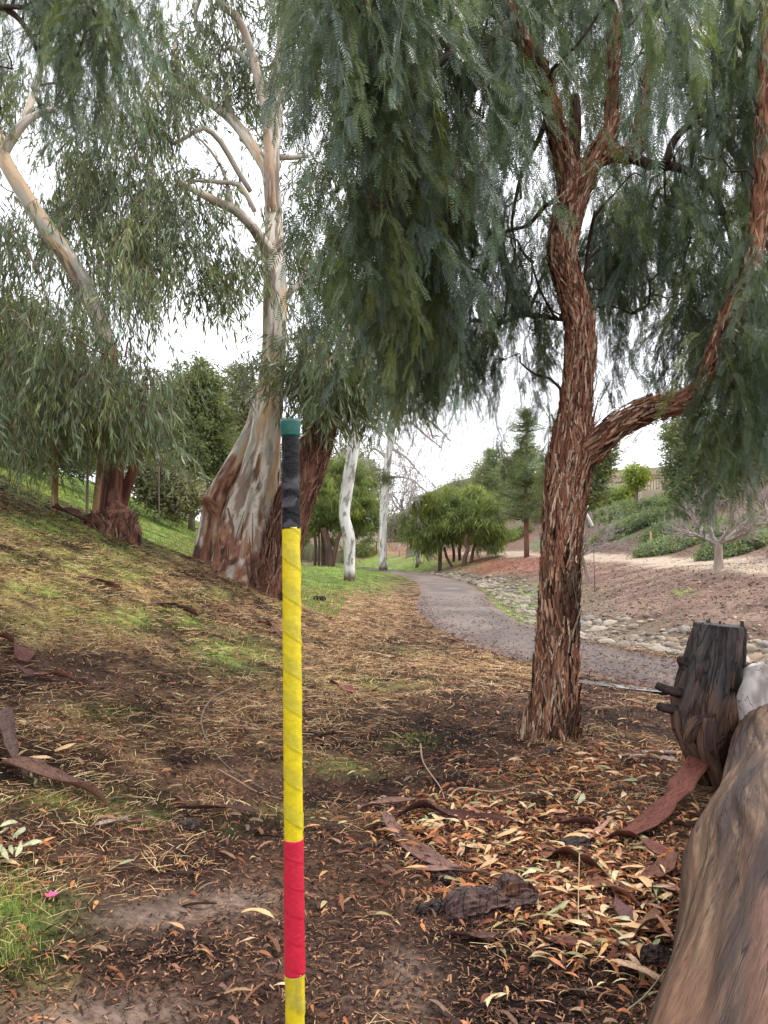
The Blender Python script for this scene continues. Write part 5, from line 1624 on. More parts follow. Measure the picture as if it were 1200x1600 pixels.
# fallen leaves, thick near the log
x, y = wedge(170000, r, p=1.7, y1=18)
z, dp, dc = Hfine(x, y); Zn = zones(x, y, z)
dens = .018 + .04 * Zn['straw'] + 1.0 * Zn['leaf'] ** 1.5 - .02 * Zn['bare'] + .03 * (fbm(x, y, 4, 3, 64) > .15)
dens = np.where(np.abs(dp) < 1.15, .01, dens)
k = r.random(len(x)) < dens
x, y, z, zl = x[k], y[k], z[k], Zn['leaf'][k]; n = len(x)
L = r.uniform(.02, .115, n) * r.uniform(.5, 1, n); w = np.minimum(L * r.uniform(.10, .30, n), .017)
c = palette([(.42, .20, .08), (.30, .105, .045), (.46, .25, .11), (.22, .08, .04), (.13, .05, .032), (.50, .31, .15), (.30, .26, .12), (.55, .39, .22), (.26, .11, .055), (.44, .165, .06), (.09, .04, .028), (.16, .065, .04), (.38, .17, .08), (.07, .035, .026), (.18, .08, .05)], n, r, .35) * .88
V, Q, C_ = strips(x, y, z + .012 + r.random(n) * .028 * (zl > .3), r.random(n) * 6.28, L, w, r.normal(0, .16, n), c, bend=r.normal(0, .07, n), segs=4, prof=(.1, .8, 1, .65, .05), r=r, lift=.009, roll=r.normal(0, .5, n))
m = MB(); m.add(V, Q, c=C_); o = m.build('leaf_litter', M_LITTER, smooth=True); tag(o, 'small fallen eucalyptus leaves littering the ground, thickest beside the log', kind='stuff')

# torn fragments of shed bark all over the slope
x, y = wedge(14000, r, p=1.5, y1=20)
z, dp, dc = Hfine(x, y); Zn = zones(x, y, z)
k = (np.abs(dp) > 1.15) & (dc < -1.2) & (r.random(len(x)) < .55 - .45 * Zn['bare'] + .2 * Zn['leaf'] - .2 * Zn['grass'] + .5 * fbm(x * 1.3, y * 1.3, 7, 3, 68))
x, y, z = x[k], y[k], z[k]; n = len(x)
L = r.lognormal(-2.9, .55, n).clip(.02, .22) * np.clip(y / 6, .75, 1.4); w = (L * r.uniform(.06, .26, n)).clip(.004, .020)
c = palette([(.10, .05, .036), (.14, .065, .042), (.065, .036, .028), (.21, .11, .065), (.035, .022, .018), (.27, .17, .10), (.13, .085, .062)], n, r, .35)
V, Q, C_ = strips(x, y, z + .014, r.normal(.4, 1.3, n), L, w, r.normal(0, .1, n), c, bend=r.normal(0, .06, n), segs=4, prof=(.5, 1, .8, 1, .4), r=r, lift=.008, roll=r.normal(0, .45, n))
m = MB(); m.add(V, Q, c=C_); o = m.build('bark_fragments', M_LITTER); tag(o, 'torn reddish-brown bark fragments strewn over the slope', kind='stuff')

# mulch on the far bank
n = 45000
x = r.uniform(3, 34, n); y = r.uniform(9, 50, n)
z, dp, dc = Hfine(x, y)
k = (dc > 1.0) & (dc < 24) & (r.random(n) < np.where((dc > 4.3) & (dc < 7.2), .08, .8)); x, y, z = x[k], y[k], z[k]; n = len(x)
c = palette([(.16, .105, .09), (.22, .15, .125), (.13, .085, .075), (.30, .22, .18), (.32, .22, .15)], n, r, .2)
V, Q, C_ = strips(x, y, z + .02, r.random(n) * 6.28, r.uniform(.05, .14, n), r.uniform(.02, .04, n), r.normal(0, .3, n), c, r=r)
m = MB(); m.add(V, Q, c=C_); o = m.build('bank_mulch', M_LITTER); tag(o, 'purplish-brown bark mulch on the bank across the creek', kind='stuff')


# grass
def grass(name, label, n, y0, y1, p, dens_f, hmin, hmax, wd, seed, cols, half=.62):
    r = np.random.default_rng(seed)
    x, y = wedge(n, r, y0, y1, p, half)
    z, dp, dc = Hfine(x, y); Zn = zones(x, y, z)
    k = r.random(len(x)) < dens_f(x, y, dp, dc, Zn)
    x, y, z = x[k], y[k], z[k]; n = len(x)
    a = r.random(n) * 6.28; h = r.uniform(hmin, hmax, n) * (1 + .4 * fbm(x, y, 0, 2, 5)); lean = r.uniform(.2, 1.5, n)
    w = wd * np.clip(y / 5, .8, 3) * r.uniform(.7, 1.3, n)
    b = np.column_stack([x, y, z - .005]); up = np.array((0, 0, 1.0))
    d = np.column_stack([np.cos(a), np.sin(a), np.zeros(n)]); s = np.column_stack([-np.sin(a), np.cos(a), np.zeros(n)])
    mid = b + up * (h * .6)[:, None] + d * (h * lean * .25)[:, None]
    tip = b + up * (h * (1 - .4 * lean))[:, None] + d * (h * lean * .8)[:, None]
    V = np.stack([b - s * w[:, None] / 2, b + s * w[:, None] / 2, mid - s * w[:, None] * .38, mid + s * w[:, None] * .38, tip], 1).reshape(-1, 3)
    i = np.arange(n)[:, None] * 5
    m = MB(); m.add(V, i + np.array([[0, 1, 3, 2]]), i + np.array([[2, 3, 4]]), np.repeat(palette(cols, n, r, .25), 5, axis=0))
    o = m.build(name, M_GRASS); tag(o, label, kind='stuff')


GC = [(.19, .29, .06), (.24, .34, .08), (.14, .22, .05), (.30, .36, .11)]
grass('slope_grass', 'short green grass growing through the mulch on the slope', 150000, 1.6, 22, 1.5,
      lambda x, y, dp, dc, Z: np.where((np.abs(dp) < 1.15) | (dc > .8), 0, (Z['grass'] - .12) * (1.1 + 1.3 * fbm(x * 3, y * 3, 0, 3, 66)) * (1 - .8 * Z['bare'])), .02, .06, .0022, 51, GC)
grass('near_grass', 'taller bright grass clump at the lower left', 40000, 1.6, 3.6, 1.2,
      lambda x, y, dp, dc, Z: (x < -.7) * np.clip((Z['grass'] - .3) * 1.1, 0, .7) * (.75 + .9 * fbm(x * 7, y * 7, 0, 2, 69)), .02, .065, .0028, 52, [(.20, .28, .075), (.25, .32, .10), (.14, .21, .06), (.40, .34, .17)])
grass('far_slope_grass', 'bright green grass on the slope beyond the crest', 110000, 16, 60, 1.5,
      lambda x, y, dp, dc, Z: np.where((x < -1.0) & (dp < -1.2), .75 + .5 * fbm(x * .7, y * .7, 0, 3, 67), np.where(dp < -1.2, Z['grass'] * .9, Z['grass'] * .4 * (dp > 1.2))), .06, .16, .005, 53, [(.17, .25, .06), (.21, .29, .075), (.14, .21, .055)])


# ------------------------------------------------------------------ single pieces lying on the ground
def bark_strip(pxpts, wpx, label, col, seed, curl=.5, name='bark_strip', cat='bark', lift=.02, twist=.6, edge=None):
    """a thick curled strip of shed bark following points on the ground"""
    r = np.random.default_rng(seed)
    gp = []
    for q in pxpts:
        g_ = G(q[0], q[1]); g_[2] += lift + (q[2] if len(q) > 2 else 0); gp.append(g_)
    gp = smooth_poly(np.array(gp), 6)
    n = len(gp)
    d = np.gradient(gp, axis=0); d /= np.linalg.norm(d, axis=1)[:, None] + 1e-9
    s0 = np.cross(d, (0, 0, 1)); s0 /= np.linalg.norm(s0, axis=1)[:, None] + 1e-9
    up = np.cross(s0, d)
    t = np.linspace(0, 1, n)
    a = twist * np.sin(t * 5 + seed) + .2
    w = wpx * gp[:, 1] / FPX / 2 * (np.clip(np.sin(t * np.pi), 0, 1) ** .16 * .95 + .12) * (1 + .45 * fbm(t * 9, seed, 0, 3, seed))
    K = 7; V = []
    for side in (0, 1):
        for j in range(K):
            v = (j / (K - 1) - .5) * 2
            ang = a + v * curl
            rr = w / max(curl, .2)
            off_s = np.sin(v * curl) * w / max(math.sin(curl), .2)
            off_u = (1 - np.cos(v * curl)) * w / max(math.sin(curl), .2)
            S_ = off_s * np.cos(a) - off_u * np.sin(a); U_ = off_s * np.sin(a) + off_u * np.cos(a)
            V.append(gp + s0 * S_[:, None] + up * (U_ + (0 if side else .004) + .35 * w * np.abs(np.sin(a)))[:, None])
    V = np.stack(V, 1)  # n, 2K, 3
    kk = 2 * K
    order = list(range(K)) + [kk - 1 - j for j in range(K)]
    V = V[:, order]
    i = np.arange(n - 1)[:, None] * kk; j = np.arange(kk)[None, :]; j2 = (j + 1) % kk
    Q = np.stack([i + j, i + j2, i + kk + j2, i + kk + j], -1).reshape(-1, 4)
    caps = [tuple(range(0))]
    gg = np.stack([np.repeat(np.linspace(0, 1, kk)[None], n, 0) * w[:, None] * 3, np.zeros((n, kk)), np.repeat((t * 2)[:, None], kk, 1)], -1).reshape(-1, 3)
    col = np.array(col)
    cc = col * (1 + .35 * fbm(gg[:, 0] * 40, gg[:, 2] * 6 + seed, 0, 3, seed))[:, None]
    if edge is not None:
        e = np.tile(np.array([1.0] * K + [0.0] * K), n)
        cc = lerp(cc, edge, e * .9)
    m = MB(); m.add(V.reshape(-1, 3), Q, [(0, a_, a_ + 1) for a_ in range(1, kk - 1)] + [((n - 1) * kk, (n - 1) * kk + a_ + 1, (n - 1) * kk + a_) for a_ in range(1, kk - 1)], cc, gg)
    return place(m, name, M_LITTER_BIG, gp[n // 2], label, cat)


M_LITTER_BIG = mat_surf('shed_bark', 0.7, 120.0, 0.45, 0.6, 0.004, (1, 1, .12), spec=.15, crack=(40, .10, .02, .6))
RED = (.14, .055, .04); DRK = (.07, .036, .028); GREYP = (.34, .26, .23); TAN = (.42, .27, .17)
bark_strip([(1118, 1212, .22), (1080, 1250, .12), (1030, 1290, .04), (975, 1318, .01)], 36, 'broad flat red-brown bark plank leaning down from the stump', (.125, .043, .03), 201, .15, twist=.1)
bark_strip([(615, 1290), (655, 1279, .03), (700, 1285, .02), (760, 1297, .01), (825, 1305)], 22, 'long dark maroon bark strip curling left to right above the leaf pile', (.075, .03, .025), 202, .7)
bark_strip([(606, 1285, .02), (608, 1300, .02), (640, 1330), (690, 1360), (728, 1368)], 20, 'curled bark strip with silvery pale face below the maroon strip', GREYP, 203, .8, edge=(.16, .08, .06))
bark_strip([(0, 1208, .02), (40, 1222, .04), (90, 1240, .04), (130, 1250, .02), (166, 1266)], 26, 'rolled brown bark strip at the left edge below the slope', (.17, .09, .062), 204, 1.1, edge=(.13, .07, .05))
bark_strip([(8, 1150, .12), (14, 1175, .06), (22, 1205, .02), (40, 1225)], 18, 'short upright dark bark piece at the left edge', (.09, .055, .045), 205, .6)
bark_strip([(838, 1343), (880, 1350, .02), (930, 1372, .02), (985, 1400)], 34, 'wide reddish bark strip across the middle of the leaf pile', (.17, .075, .05), 206, .3)
bark_strip([(940, 1318), (990, 1322, .02), (1040, 1345)], 20, 'red-brown bark strip between plank and leaf pile', RED, 207, .6)
bark_strip([(270, 1270), (320, 1274, .01), (365, 1272, .01), (400, 1276)], 12, 'thin dark bark strip lying level left of the pole', DRK, 208, .5)
bark_strip([(560, 1272), (600, 1262, .01), (655, 1256)], 12, 'thin brown bark strip just above the curled maroon strip', (.20, .11, .085), 209, .5)
bark_strip([(945, 1510), (980, 1522, .01), (1015, 1536, .01), (1032, 1545)], 24, 'flat tan bark strip beside the foot of the log', (.50, .33, .20), 210, .15, twist=.1)
bark_strip([(830, 1420), (880, 1414, .02), (925, 1428)], 22, 'rusty bark strip right of the dark bark chunk', (.28, .13, .06), 211, .5)
bark_strip([(645, 1365), (700, 1372, .01), (760, 1378), (790, 1390)], 14, 'narrow brown bark strip above the dark bark chunk', (.22, .12, .09), 212, .5)
bark_strip([(0, 1010, .05), (20, 1022, .03), (44, 1040)], 28, 'red bark strip at the left edge on the upper slope', (.12, .05, .04), 213, .8)
bark_strip([(0, 1030, .02), (30, 1052, .01), (52, 1062)], 12, 'small maroon bark strip at the left edge under the red one', (.10, .045, .038), 214, .6)
bark_strip([(515, 1070), (540, 1080, .01), (552, 1086)], 12, 'small brick-red bark flake on the slope right of the pole', (.19, .07, .05), 215, .4)
bark_strip([(905, 1320), (925, 1312), (960, 1290, .02)], 10, 'narrow pinkish-brown bark strip left of the plank', (.36, .19, .14), 216, .5)
bark_strip([(148, 1298), (175, 1296, .01), (200, 1290)], 8, 'short grey stick-like bark roll left of centre', (.33, .25, .2), 217, 1.2)
bark_strip([(210, 1305), (240, 1303), (256, 1300)], 8, 'short reddish bark sliver by the dark chip', (.30, .12, .09), 218, .5)
bark_strip([(700, 1195), (720, 1190), (742, 1185)], 7, 'small dry bark curl on the dark mulch', (.33, .2, .13), 219, .8)
bark_strip([(975, 1195), (1015, 1194, .01), (1060, 1196)], 12, 'pale stick-like bark roll in front of the stump', (.36, .27, .22), 220, 1.2)
bark_strip([(963, 1420, .02), (975, 1440, .02), (985, 1458)], 24, 'oval dark purple-brown bark flake in the leaf pile', (.13, .065, .06), 221, .4)
bark_strip([(880, 1455), (915, 1453), (950, 1458, .01)], 12, 'low brown bark strip beneath the leaf pile', (.2, .1, .07), 222, .5)


for _k, (pp, wpx_, col_, lab_) in enumerate([
    ([(1000, 1390), (1035, 1375, .02), (1062, 1350, .03)], 22, (.15, .065, .045), 'reddish bark strip leaning on the log below the plank'),
    ([(905, 1395), (950, 1402, .02), (1000, 1425)], 18, (.20, .09, .05), 'rusty bark strip crossing the right half of the leaf pile'),
    ([(860, 1290), (900, 1300, .02), (935, 1296)], 16, (.11, .05, .04), 'dark bark strip at the upper edge of the leaf pile'),
    ([(755, 1330), (790, 1322, .02), (830, 1328)], 15, (.17, .08, .055), 'brown curled bark strip right of the silvery strip'),
    ([(985, 1480), (1010, 1462, .02), (1030, 1440, .02)], 16, (.22, .12, .07), 'light brown bark strip standing by the rotted wood chunk'),
    ([(700, 1470), (745, 1478, .01), (790, 1474)], 12, (.09, .05, .04), 'dark bark splinter in front of the large bark chunk'),
    ([(845, 1480), (885, 1492, .02), (930, 1488)], 17, (.13, .06, .045), 'dark brown bark strip at the lower edge of the leaf pile'),
    ([(120, 905), (150, 912, .02), (190, 925)], 11, (.14, .065, .045), 'brown bark strip high on the left slope'),
    ([(235, 945), (270, 952, .02), (310, 966)], 10, (.10, .05, .04), 'dark bark strip on the slope below the stump'),
    ([(60, 1060), (95, 1066, .02), (130, 1078)], 13, (.16, .07, .05), 'red-brown bark strip on the left slope right of the maroon strip'),
    ([(400, 975), (425, 985, .02), (445, 1000)], 9, (.13, .06, .045), 'short bark strip below the white eucalyptus')]):
    bark_strip(pp, wpx_, lab_, col_, 260 + _k, .9)


def chunk(px, py, wpx, hpx, label, col, seed, name='bark_chunk', cat='bark chunk', ang=0.0):
    """a rotten layered chunk of wood: stacked ragged slabs in one body"""
    g_ = G(px, py); s = g_[1] / FPX
    m = MB(); nu, nv = 64, 26
    th = np.linspace(0, 2 * np.pi, nu, endpoint=False); t = np.linspace(-1, 1, nv)
    T_, TH = np.meshgrid(t, th, indexing='ij')
    env = np.sqrt(np.clip(1 - np.abs(T_) ** 3.2, 0, 1)) + .01
    ly = np.floor((np.sin(TH) * .5 + .5) * 5 + .8 * vn(T_ * 2, TH, seed, seed))
    rr = env * (1 + .30 * vn(T_ * 2.2, np.cos(TH) * 1.4, np.sin(TH) * 1.4 + seed, seed) + .22 * vn(T_ * 2.6, ly * 3.3, seed, seed + 3) + .22 * fbm(T_ * 4, np.cos(TH) * 7, np.sin(TH) * 7, 3, seed + 5))
    X = T_ * wpx * s * .5 * (1 + .12 * vn(ly * 2.7, np.cos(TH) * 3, 0, seed + 1)); Yv = np.cos(TH) * rr * wpx * s * .23; Z = (np.sin(TH) * rr * .55 + .18) * hpx * s * 1.0
    ca, sa = math.cos(ang), math.sin(ang)
    V = np.stack([X * ca - Yv * sa, X * sa + Yv * ca, Z + X * .12], -1).reshape(-1, 3) + g_
    i = np.arange(nv - 1)[:, None] * nu; j = np.arange(nu)[None, :]; j2 = (j + 1) % nu
    cc = np.array(col) * (1 + .7 * fbm(T_ * 4, ly * 2.1 + np.cos(TH) * 3, seed, 3, seed + 9))[..., None]
    cc = lerp(cc, (.26, .12, .06), ss(.25, .5, fbm(T_ * 3, np.cos(TH) * 2, np.sin(TH) * 2, 3, seed + 11)) * (.55 if wpx > 100 else .15))
    m.add(V, np.stack([i + j, i + j2, i + nu + j2, i + nu + j], -1).reshape(-1, 4), c=cc.reshape(-1, 3))
    return place(m, name, M_CHAR, g_, label, cat, smooth=False)


chunk(765, 1428, 150, 62, 'large dark layered bark chunk at the edge of the leaf pile', (.085, .05, .042), 231, ang=.2)
chunk(675, 1425, 52, 22, 'small blackened wood bit left of the large bark chunk', (.04, .03, .027), 232)
chunk(695, 1375, 40, 16, 'small black bark lump under the silvery curled strip', (.045, .035, .03), 233)
chunk(892, 1328, 62, 22, 'charred rounded lump in the middle of the leaf pile', (.04, .033, .03), 234)
chunk(292, 1295, 46, 18, 'black bark chip on the bare ground left of the pole', (.05, .032, .027), 235)
chunk(585, 1330, 46, 18, 'crumbly dark bark lump right of the pole', (.045, .03, .026), 236)
chunk(858, 1178, 22, 14, 'dark grey stone-like lump at the foot of the reddish trunk', (.075, .07, .068), 237)
chunk(498, 938, 22, 9, 'dark wood chunk on the slope below the leaning dark trunk', (.045, .027, .022), 238)
chunk(1020, 1505, 60, 34, 'rotted wood chunk tucked against the log foot', (.05, .032, .026), 239)

# rotten stump in front of the left trees: a body of upright shards
g_ = P(168, 822, 13.1); g_[2] = float(H(g_[0], g_[1]))
st = empty('tree_stump', g_, 'low rotten brown stump on the crest under the left trees', 'stump')
r = np.random.default_rng(240)
m = MB(); s = g_[1] / FPX
m.tube([g_ + (0, .1, -.25), g_ + (0, .1, .05), g_ + (-.03, .12, .32), g_ + (-.05, .12, .36)], [.50, .44, .34, .15], 40, disp=ridged_disp(.05, 9, 1.5, 3), colf=dark_bark_col, rep=6)
A_ = (np.array([g_ + (-.02 * t_, .12, -.1 + .45 * t_) for t_ in np.linspace(0, 1, 12)]), np.linspace(.46, .36, 12)); m.build('body', M_BARK, st); m = MB(); flakes(m, A_[0], A_[1], 260, r, [(.20, .10, .07), (.09, .045, .035), (.32, .2, .13)], (.1, .35), (.015, .04), .06); m.build('loose_bark', M_BARK, st, stuff=True)
for k in range(16):
    a = r.uniform(-2.9, .2); b = MB()
    x0 = g_[0] + math.cos(a) * .42; y0 = g_[1] + .1 + math.sin(a) * .42
    b.tube([(x0, y0, g_[2] - .1), (x0 + r.normal(0, .05), y0, g_[2] + .12), (x0 + r.normal(0, .1) - .05, y0 + .05, g_[2] + r.uniform(.2, .42))], [.05, .045, .012], 6, (.14, .075, .055) if k % 2 else (.22, .13, .09), disp=ridged_disp(.01), rep=3)
    b.build('shard', M_BARK, st)
# slab of peeled wood leading to it
bark_strip([(80, 800, .05), (110, 812, .06), (140, 826, .06)], 16, 'dark fallen branch slab lying left of the rotten stump', (.12, .065, .05), 241, 1.2, name='fallen_branch', cat='branch')


# twigs and sticks
def stick(pts, rpx, label, col, seed, name='twig'):
    m = MB(); gp = []
    for q in pts:
        g_ = G(q[0], q[1]); g_[2] += .012 + (q[2] if len(q) > 2 else 0); gp.append(g_)
    gp = np.array(gp)
    m.tube(gp, rpx * gp[:, 1] / FPX * np.linspace(1, .5, len(gp)), 6, col, rep=5, disp=lambda gx, gy, gz, rr: .15 * rr * vn(gx * 90, gy * 90, gz * 20, seed))
    place(m, name, M_TWIG, gp[0], label, 'twig')


stick([(362, 1078), (335, 1098, .03), (318, 1120, .03), (316, 1145, .02), (335, 1178), (370, 1212), (430, 1245)], 1.35, 'long thin curved grey twig arching down the slope left of the pole', (.18, .13, .105), 251)
stick([(560, 1268), (590, 1260, .01), (625, 1250)], 3.5, 'thick brown stick right of the pole at mid slope', (.24, .13, .10), 252)
stick([(657, 1165), (662, 1200, .02), (690, 1240, .01), (697, 1275)], 1.4, 'bent pale twig on the dark mulch left of the reddish trunk', (.36, .24, .16), 253)
stick([(697, 1255), (720, 1240, .02), (780, 1245, .02), (855, 1215)], 1.3, 'forked straw-coloured twig in front of the reddish trunk', (.42, .30, .18), 254)
stick([(840, 1230), (855, 1240), (870, 1262)], 1.2, 'tiny pale twig above the leaf pile', (.40, .28, .18), 255)
stick([(980, 1585), (1010, 1570, .02), (1040, 1530, .02)], 1.8, 'thin green-grey twig by the lower end of the log', (.26, .27, .16), 256)
stick([(905, 1460), (904, 1440, .06), (906, 1400, .16)], 1.2, 'short upright straw stalk in the leaf pile', (.45, .33, .18), 257)
stick([(90, 1345), (130, 1343), (155, 1345)], 1.6, 'short reddish twig above the bare soil', (.26, .12, .09), 258)
stick([(220, 1508), (240, 1497), (256, 1484)], 1.3, 'small bent tan twig on the dark soil lower left', (.38, .25, .16), 259)
stick([(165, 1355), (220, 1360, .01), (185, 1362)], 1.3, 'thin dark twig lying on the bare soil', (.14, .08, .06), 260)
stick([(340, 1205), (370, 1225, .01), (400, 1240), (440, 1252)], 1.5, 'thin brown twig crossing behind the pole', (.30, .18, .12), 261)
stick([(865, 1165), (890, 1180, .01), (940, 1200)], 2.5, 'brown stick leading from the trunk foot to the stump', (.18, .11, .08), 262)
stick([(1060, 1180), (1010, 1180, .01), (960, 1186)], 4, 'greyish stick lying level left of the stump', (.22, .17, .14), 263)
stick([(900, 1060), (918, 1062, .01), (926, 1065)], 1.8, 'small dark stick on the wet edge of the path', (.08, .06, .05), 264)

# larger leaves one can pick out
def leaf_mesh(L, w, col, seed):
    r = np.random.default_rng(seed); m = MB()
    n = 9; t = np.linspace(0, 1, n); prof = np.sin(t * np.pi) ** .8 * (1 - .35 * t) * 1.2; prof[0] = prof[-1] = .02
    bend = r.normal(0, .18); arch = r.uniform(.03, .12)
    x = (t - .5) * L; yy = bend * L * (t - .5) ** 2 * 2
    V = []
    for j, sgn in enumerate((-1, 0, 1)):
        V.append(np.column_stack([x, yy + sgn * w * .5 * prof, arch * L * np.sin(t * np.pi) + abs(sgn) * w * .18 * prof + .02 * L * np.sin(t * 9 + sgn)]))
    V = np.stack(V, 1).reshape(-1, 3)
    Q = []
    for i in range(n - 1):
        for j in range(2): Q.append((i * 3 + j, i * 3 + j + 1, i * 3 + j + 4, i * 3 + j + 3))
    c = np.array(col) * (1 + .2 * vn(V[:, 0] * 60, V[:, 1] * 60, seed, seed))[:, None]
    c[1::3] *= 1.15
    m.add(V, Q, c=c)
    return m.mesh('leaf', M_LEAFBIG)


M_LEAFBIG = mat_surf('dry_leaf', 0.5, 150.0, 0.25, 0.4, .001, spec=.4)
LM = {}
kinds = dict(green=[(.26, .27, .13), (.33, .33, .19)], tan=[(.44, .24, .11), (.50, .31, .15)], rust=[(.36, .16, .09), (.28, .12, .08)], cream=[(.54, .39, .22), (.48, .35, .20)])
for kn, cs in kinds.items():
    LM[kn] = [leaf_mesh(.12, .019 + .007 * (i % 2), c, 300 + i + len(kn) * 10) for i, c in enumerate(cs * 2)]
r = np.random.default_rng(55)
GLAB = dict(green=('long pale green fallen leaf lying in the leaf pile beside the log', 'pale green fallen leaves by the log'),
            tan=('long tan dry leaf lying in the leaf pile beside the log', 'tan fallen leaves by the log'),
            rust=('long rusty-brown dry leaf lying in the leaf pile beside the log', 'rusty fallen leaves by the log'),
            cream=('cream-coloured dry leaf lying in the leaf pile beside the log', 'cream fallen leaves by the log'))


def put_leaf(px, py, kn, label, group=None, sc=1.0, ang=None, zoff=.0):
    g_ = G(px, py)
    o = bpy.data.objects.new('leaf', LM[kn][int(r.integers(4))]); COL.objects.link(o)
    o.location = (g_[0], g_[1], float(Hfine(g_[0], g_[1])[0]) + .03 + zoff)
    o.rotation_euler = (r.normal(0, .25), r.normal(0, .2), r.random() * 6.28 if ang is None else ang); o.scale = (sc, sc * r.uniform(.8, 1.3), sc)
    tag(o, label, 'leaf', group)


for k in range(210):
    kn = ('tan', 'rust', 'tan', 'green', 'cream')[int(r.integers(5))]
    for _ in range(30):
        px, py = r.uniform(590, 1110), r.uniform(1180, 1560)
        if zone(Z_LEAF, px, py) > r.uniform(.4, 1.0) and px < 1120 - (py - 1200) * .22: break
    wh = 'against the log' if px > 1090 - (py - 1200) * .3 - 60 else 'above the large dark bark chunk' if py < 1370 and px < 850 else 'beyond the level bark strips' if py < 1300 else 'right of the large dark bark chunk' if px > 830 else 'around the large dark bark chunk'
    nm = dict(green='pale green', tan='tan', rust='rusty-brown', cream='cream')[kn]
    put_leaf(px, py, kn, f'{nm} long dry leaf in the leaf pile {wh}', f'{nm} leaves {wh}', sc=r.uniform(.6, 1.15), zoff=r.uniform(0, .02))
for k in range(11):
    put_leaf(r.uniform(-5, 55), r.uniform(1305, 1362), 'green', 'long grey-green leaf in the small heap at the left edge', 'grey-green leaves heaped at the left edge', sc=r.uniform(.55, .95), zoff=r.uniform(0, .03))
for (px, py, kn, lab, sc, a) in [(192, 1358, 'green', 'single pale green leaf on the bare soil at lower left', .9, .4), (272, 1466, 'tan', 'tan oval leaf on the bare soil left of the pole', 1.0, -.6), (405, 1446, 'tan', 'tan leaf just left of the red tape', 1.1, 0.0), (636, 1118, 'rust', 'small rusty leaf in the middle of the slope', .8, .2),
                                 (185, 1161, 'rust', 'purple-brown leaf on the left slope', .9, -.5), (385, 1486, 'cream', 'thin pale curled leaf left of the pole near the bottom', .7, -.2), (775, 1570, 'cream', 'small cream leaf near the bottom right of the pole', .7, .3), (695, 1088, 'rust', 'rust-coloured leaf up the slope left of the reddish trunk', 1.6, -.3),
                                 (500, 1290, 'cream', 'cream leaf curled beside the pole', .8, .1), (770, 1575, 'cream', 'pale round-tipped leaf at the bottom centre right', .9, 1.0), (358, 1262, 'cream', 'pale leaf tip sticking up above the level bark strip', .6, 1.4), (100, 1175, 'tan', 'curled orange-tan leaf on the left slope', 1.1, .5), (60, 1195, 'tan', 'tan leaf above the rolled bark strip', 1.1, .1)]:
    put_leaf(px, py, kn, lab, sc=sc, ang=a)

# pink blossom in the near grass
g_ = G(80, 1416)
fl = empty('flower', g_ + (0, 0, .03), 'small bright pink fallen blossom in the grass at lower left', 'flower')
for k in range(6):
    a = k * 1.05; mm = MB(); d = np.array((math.cos(a), math.sin(a), .25)); s_ = np.array((-math.sin(a), math.cos(a), 0))
    p0 = g_ + (0, 0, .035)
    V = [p0, p0 + d * .014 + s_ * .009, p0 + d * .026 + (0, 0, .004), p0 + d * .014 - s_ * .009]
    mm.add(V, [(0, 1, 2, 3)], c=(.75, .16, .42)); mm.build('petal', M_PETAL, fl)

# ------------------------------------------------------------------ the fallen log with its broken stub
def log_col(gx, gy, gz, R, V):
    th = np.arctan2(gy, gx)
    u = th * .35 + gz * .30
    a = fbm(np.cos(th) * 5 + gz * 1.2, np.sin(th) * 5 - gz * 1.2, gz * .6, 4, 121)
    b = fbm(np.cos(th) * 16 + gz * 3, np.sin(th) * 16, gz * 1.1, 3, 122)
    tw = th - gz * .35
    f1 = fbm(np.cos(tw) * 26, np.sin(tw) * 26, gz * .8, 3, 126); f2 = vn(np.cos(tw) * 60, np.sin(tw) * 60, gz * 1.3, 127)
    c = lerp((.15, .088, .052), (.075, .044, .03), ss(-.3, .3, a))
    c = lerp(c, (.26, .175, .105), ss(.05, .4, b) * .45)
    c = lerp(c, (.045, .03, .026), ss(.08, .34, fbm(np.cos(tw) * 3.4, np.sin(tw) * 3.4, gz * 1.1, 4, 124)) * .8)
    c = lerp(c, (.19, .095, .06), ss(.15, .35, fbm(np.cos(th) * 3, np.sin(th) * 3, gz * 2, 3, 125)) * .45)
    c = c * (1 + .28 * f1 + .1 * f2)[..., None]
    c = lerp(c, (.03, .02, .018), ss(.42, .5, np.abs(vn(np.cos(tw) * 9, np.sin(tw) * 9, gz * .35, 128))) * ss(0, .3, f1) * .8)
    return c


def log_disp(gx, gy, gz, r):
    th = np.arctan2(gy, gx)
    a = fbm(np.cos(th) * 1.6, np.sin(th) * 1.6, gz * .9, 3, 131)
    f = vn(np.cos(th) * 11 + gz * 2.2, np.sin(th) * 11 + gz * 2.2, gz * .6, 132)
    return .028 * a + .006 * f + .003 * vn(np.cos(th) * 28 + gz * 4, np.sin(th) * 28, gz, 133)


la = np.array([(.60, 1.0, .31), (1.145, 2.05, .32), (1.365, 2.6, .32), (1.69, 3.2, .31), (2.03, 3.95, .29), (2.30, 4.5, .28), (2.44, 4.8, .26)])
lr = [.38, .375, .36, .33, .30, .28, .22]
lg = empty('fallen_log', (1.5, 2.9, 0), 'huge smooth grey-brown fallen log with a charred broken stub at its far end', 'log')
m = MB(); m.tube(la, lr, 260, disp=log_disp, colf=log_col, rep=46, gtwist=-.35)
m.build('log_body', M_LOG, lg)
YS = 4.75


def char_col(gx, gy, gz, R, V):
    s = fbm(gx * 25, gy * 25, gz * 3, 3, 141); b = vn(gx * 14, gy * 14, gz * 2, 142)
    c = lerp((.055, .045, .042), (.022, .018, .018), ss(-.3, .3, s))
    z = V[..., 2]
    br = ss(.62, .4, z + .25 * b) + ss(.25, .6, b) * .6
    return lerp(c, lerp((.10, .05, .034), (.20, .125, .08), ss(-.2, .5, s)), np.clip(br, 0, .75))


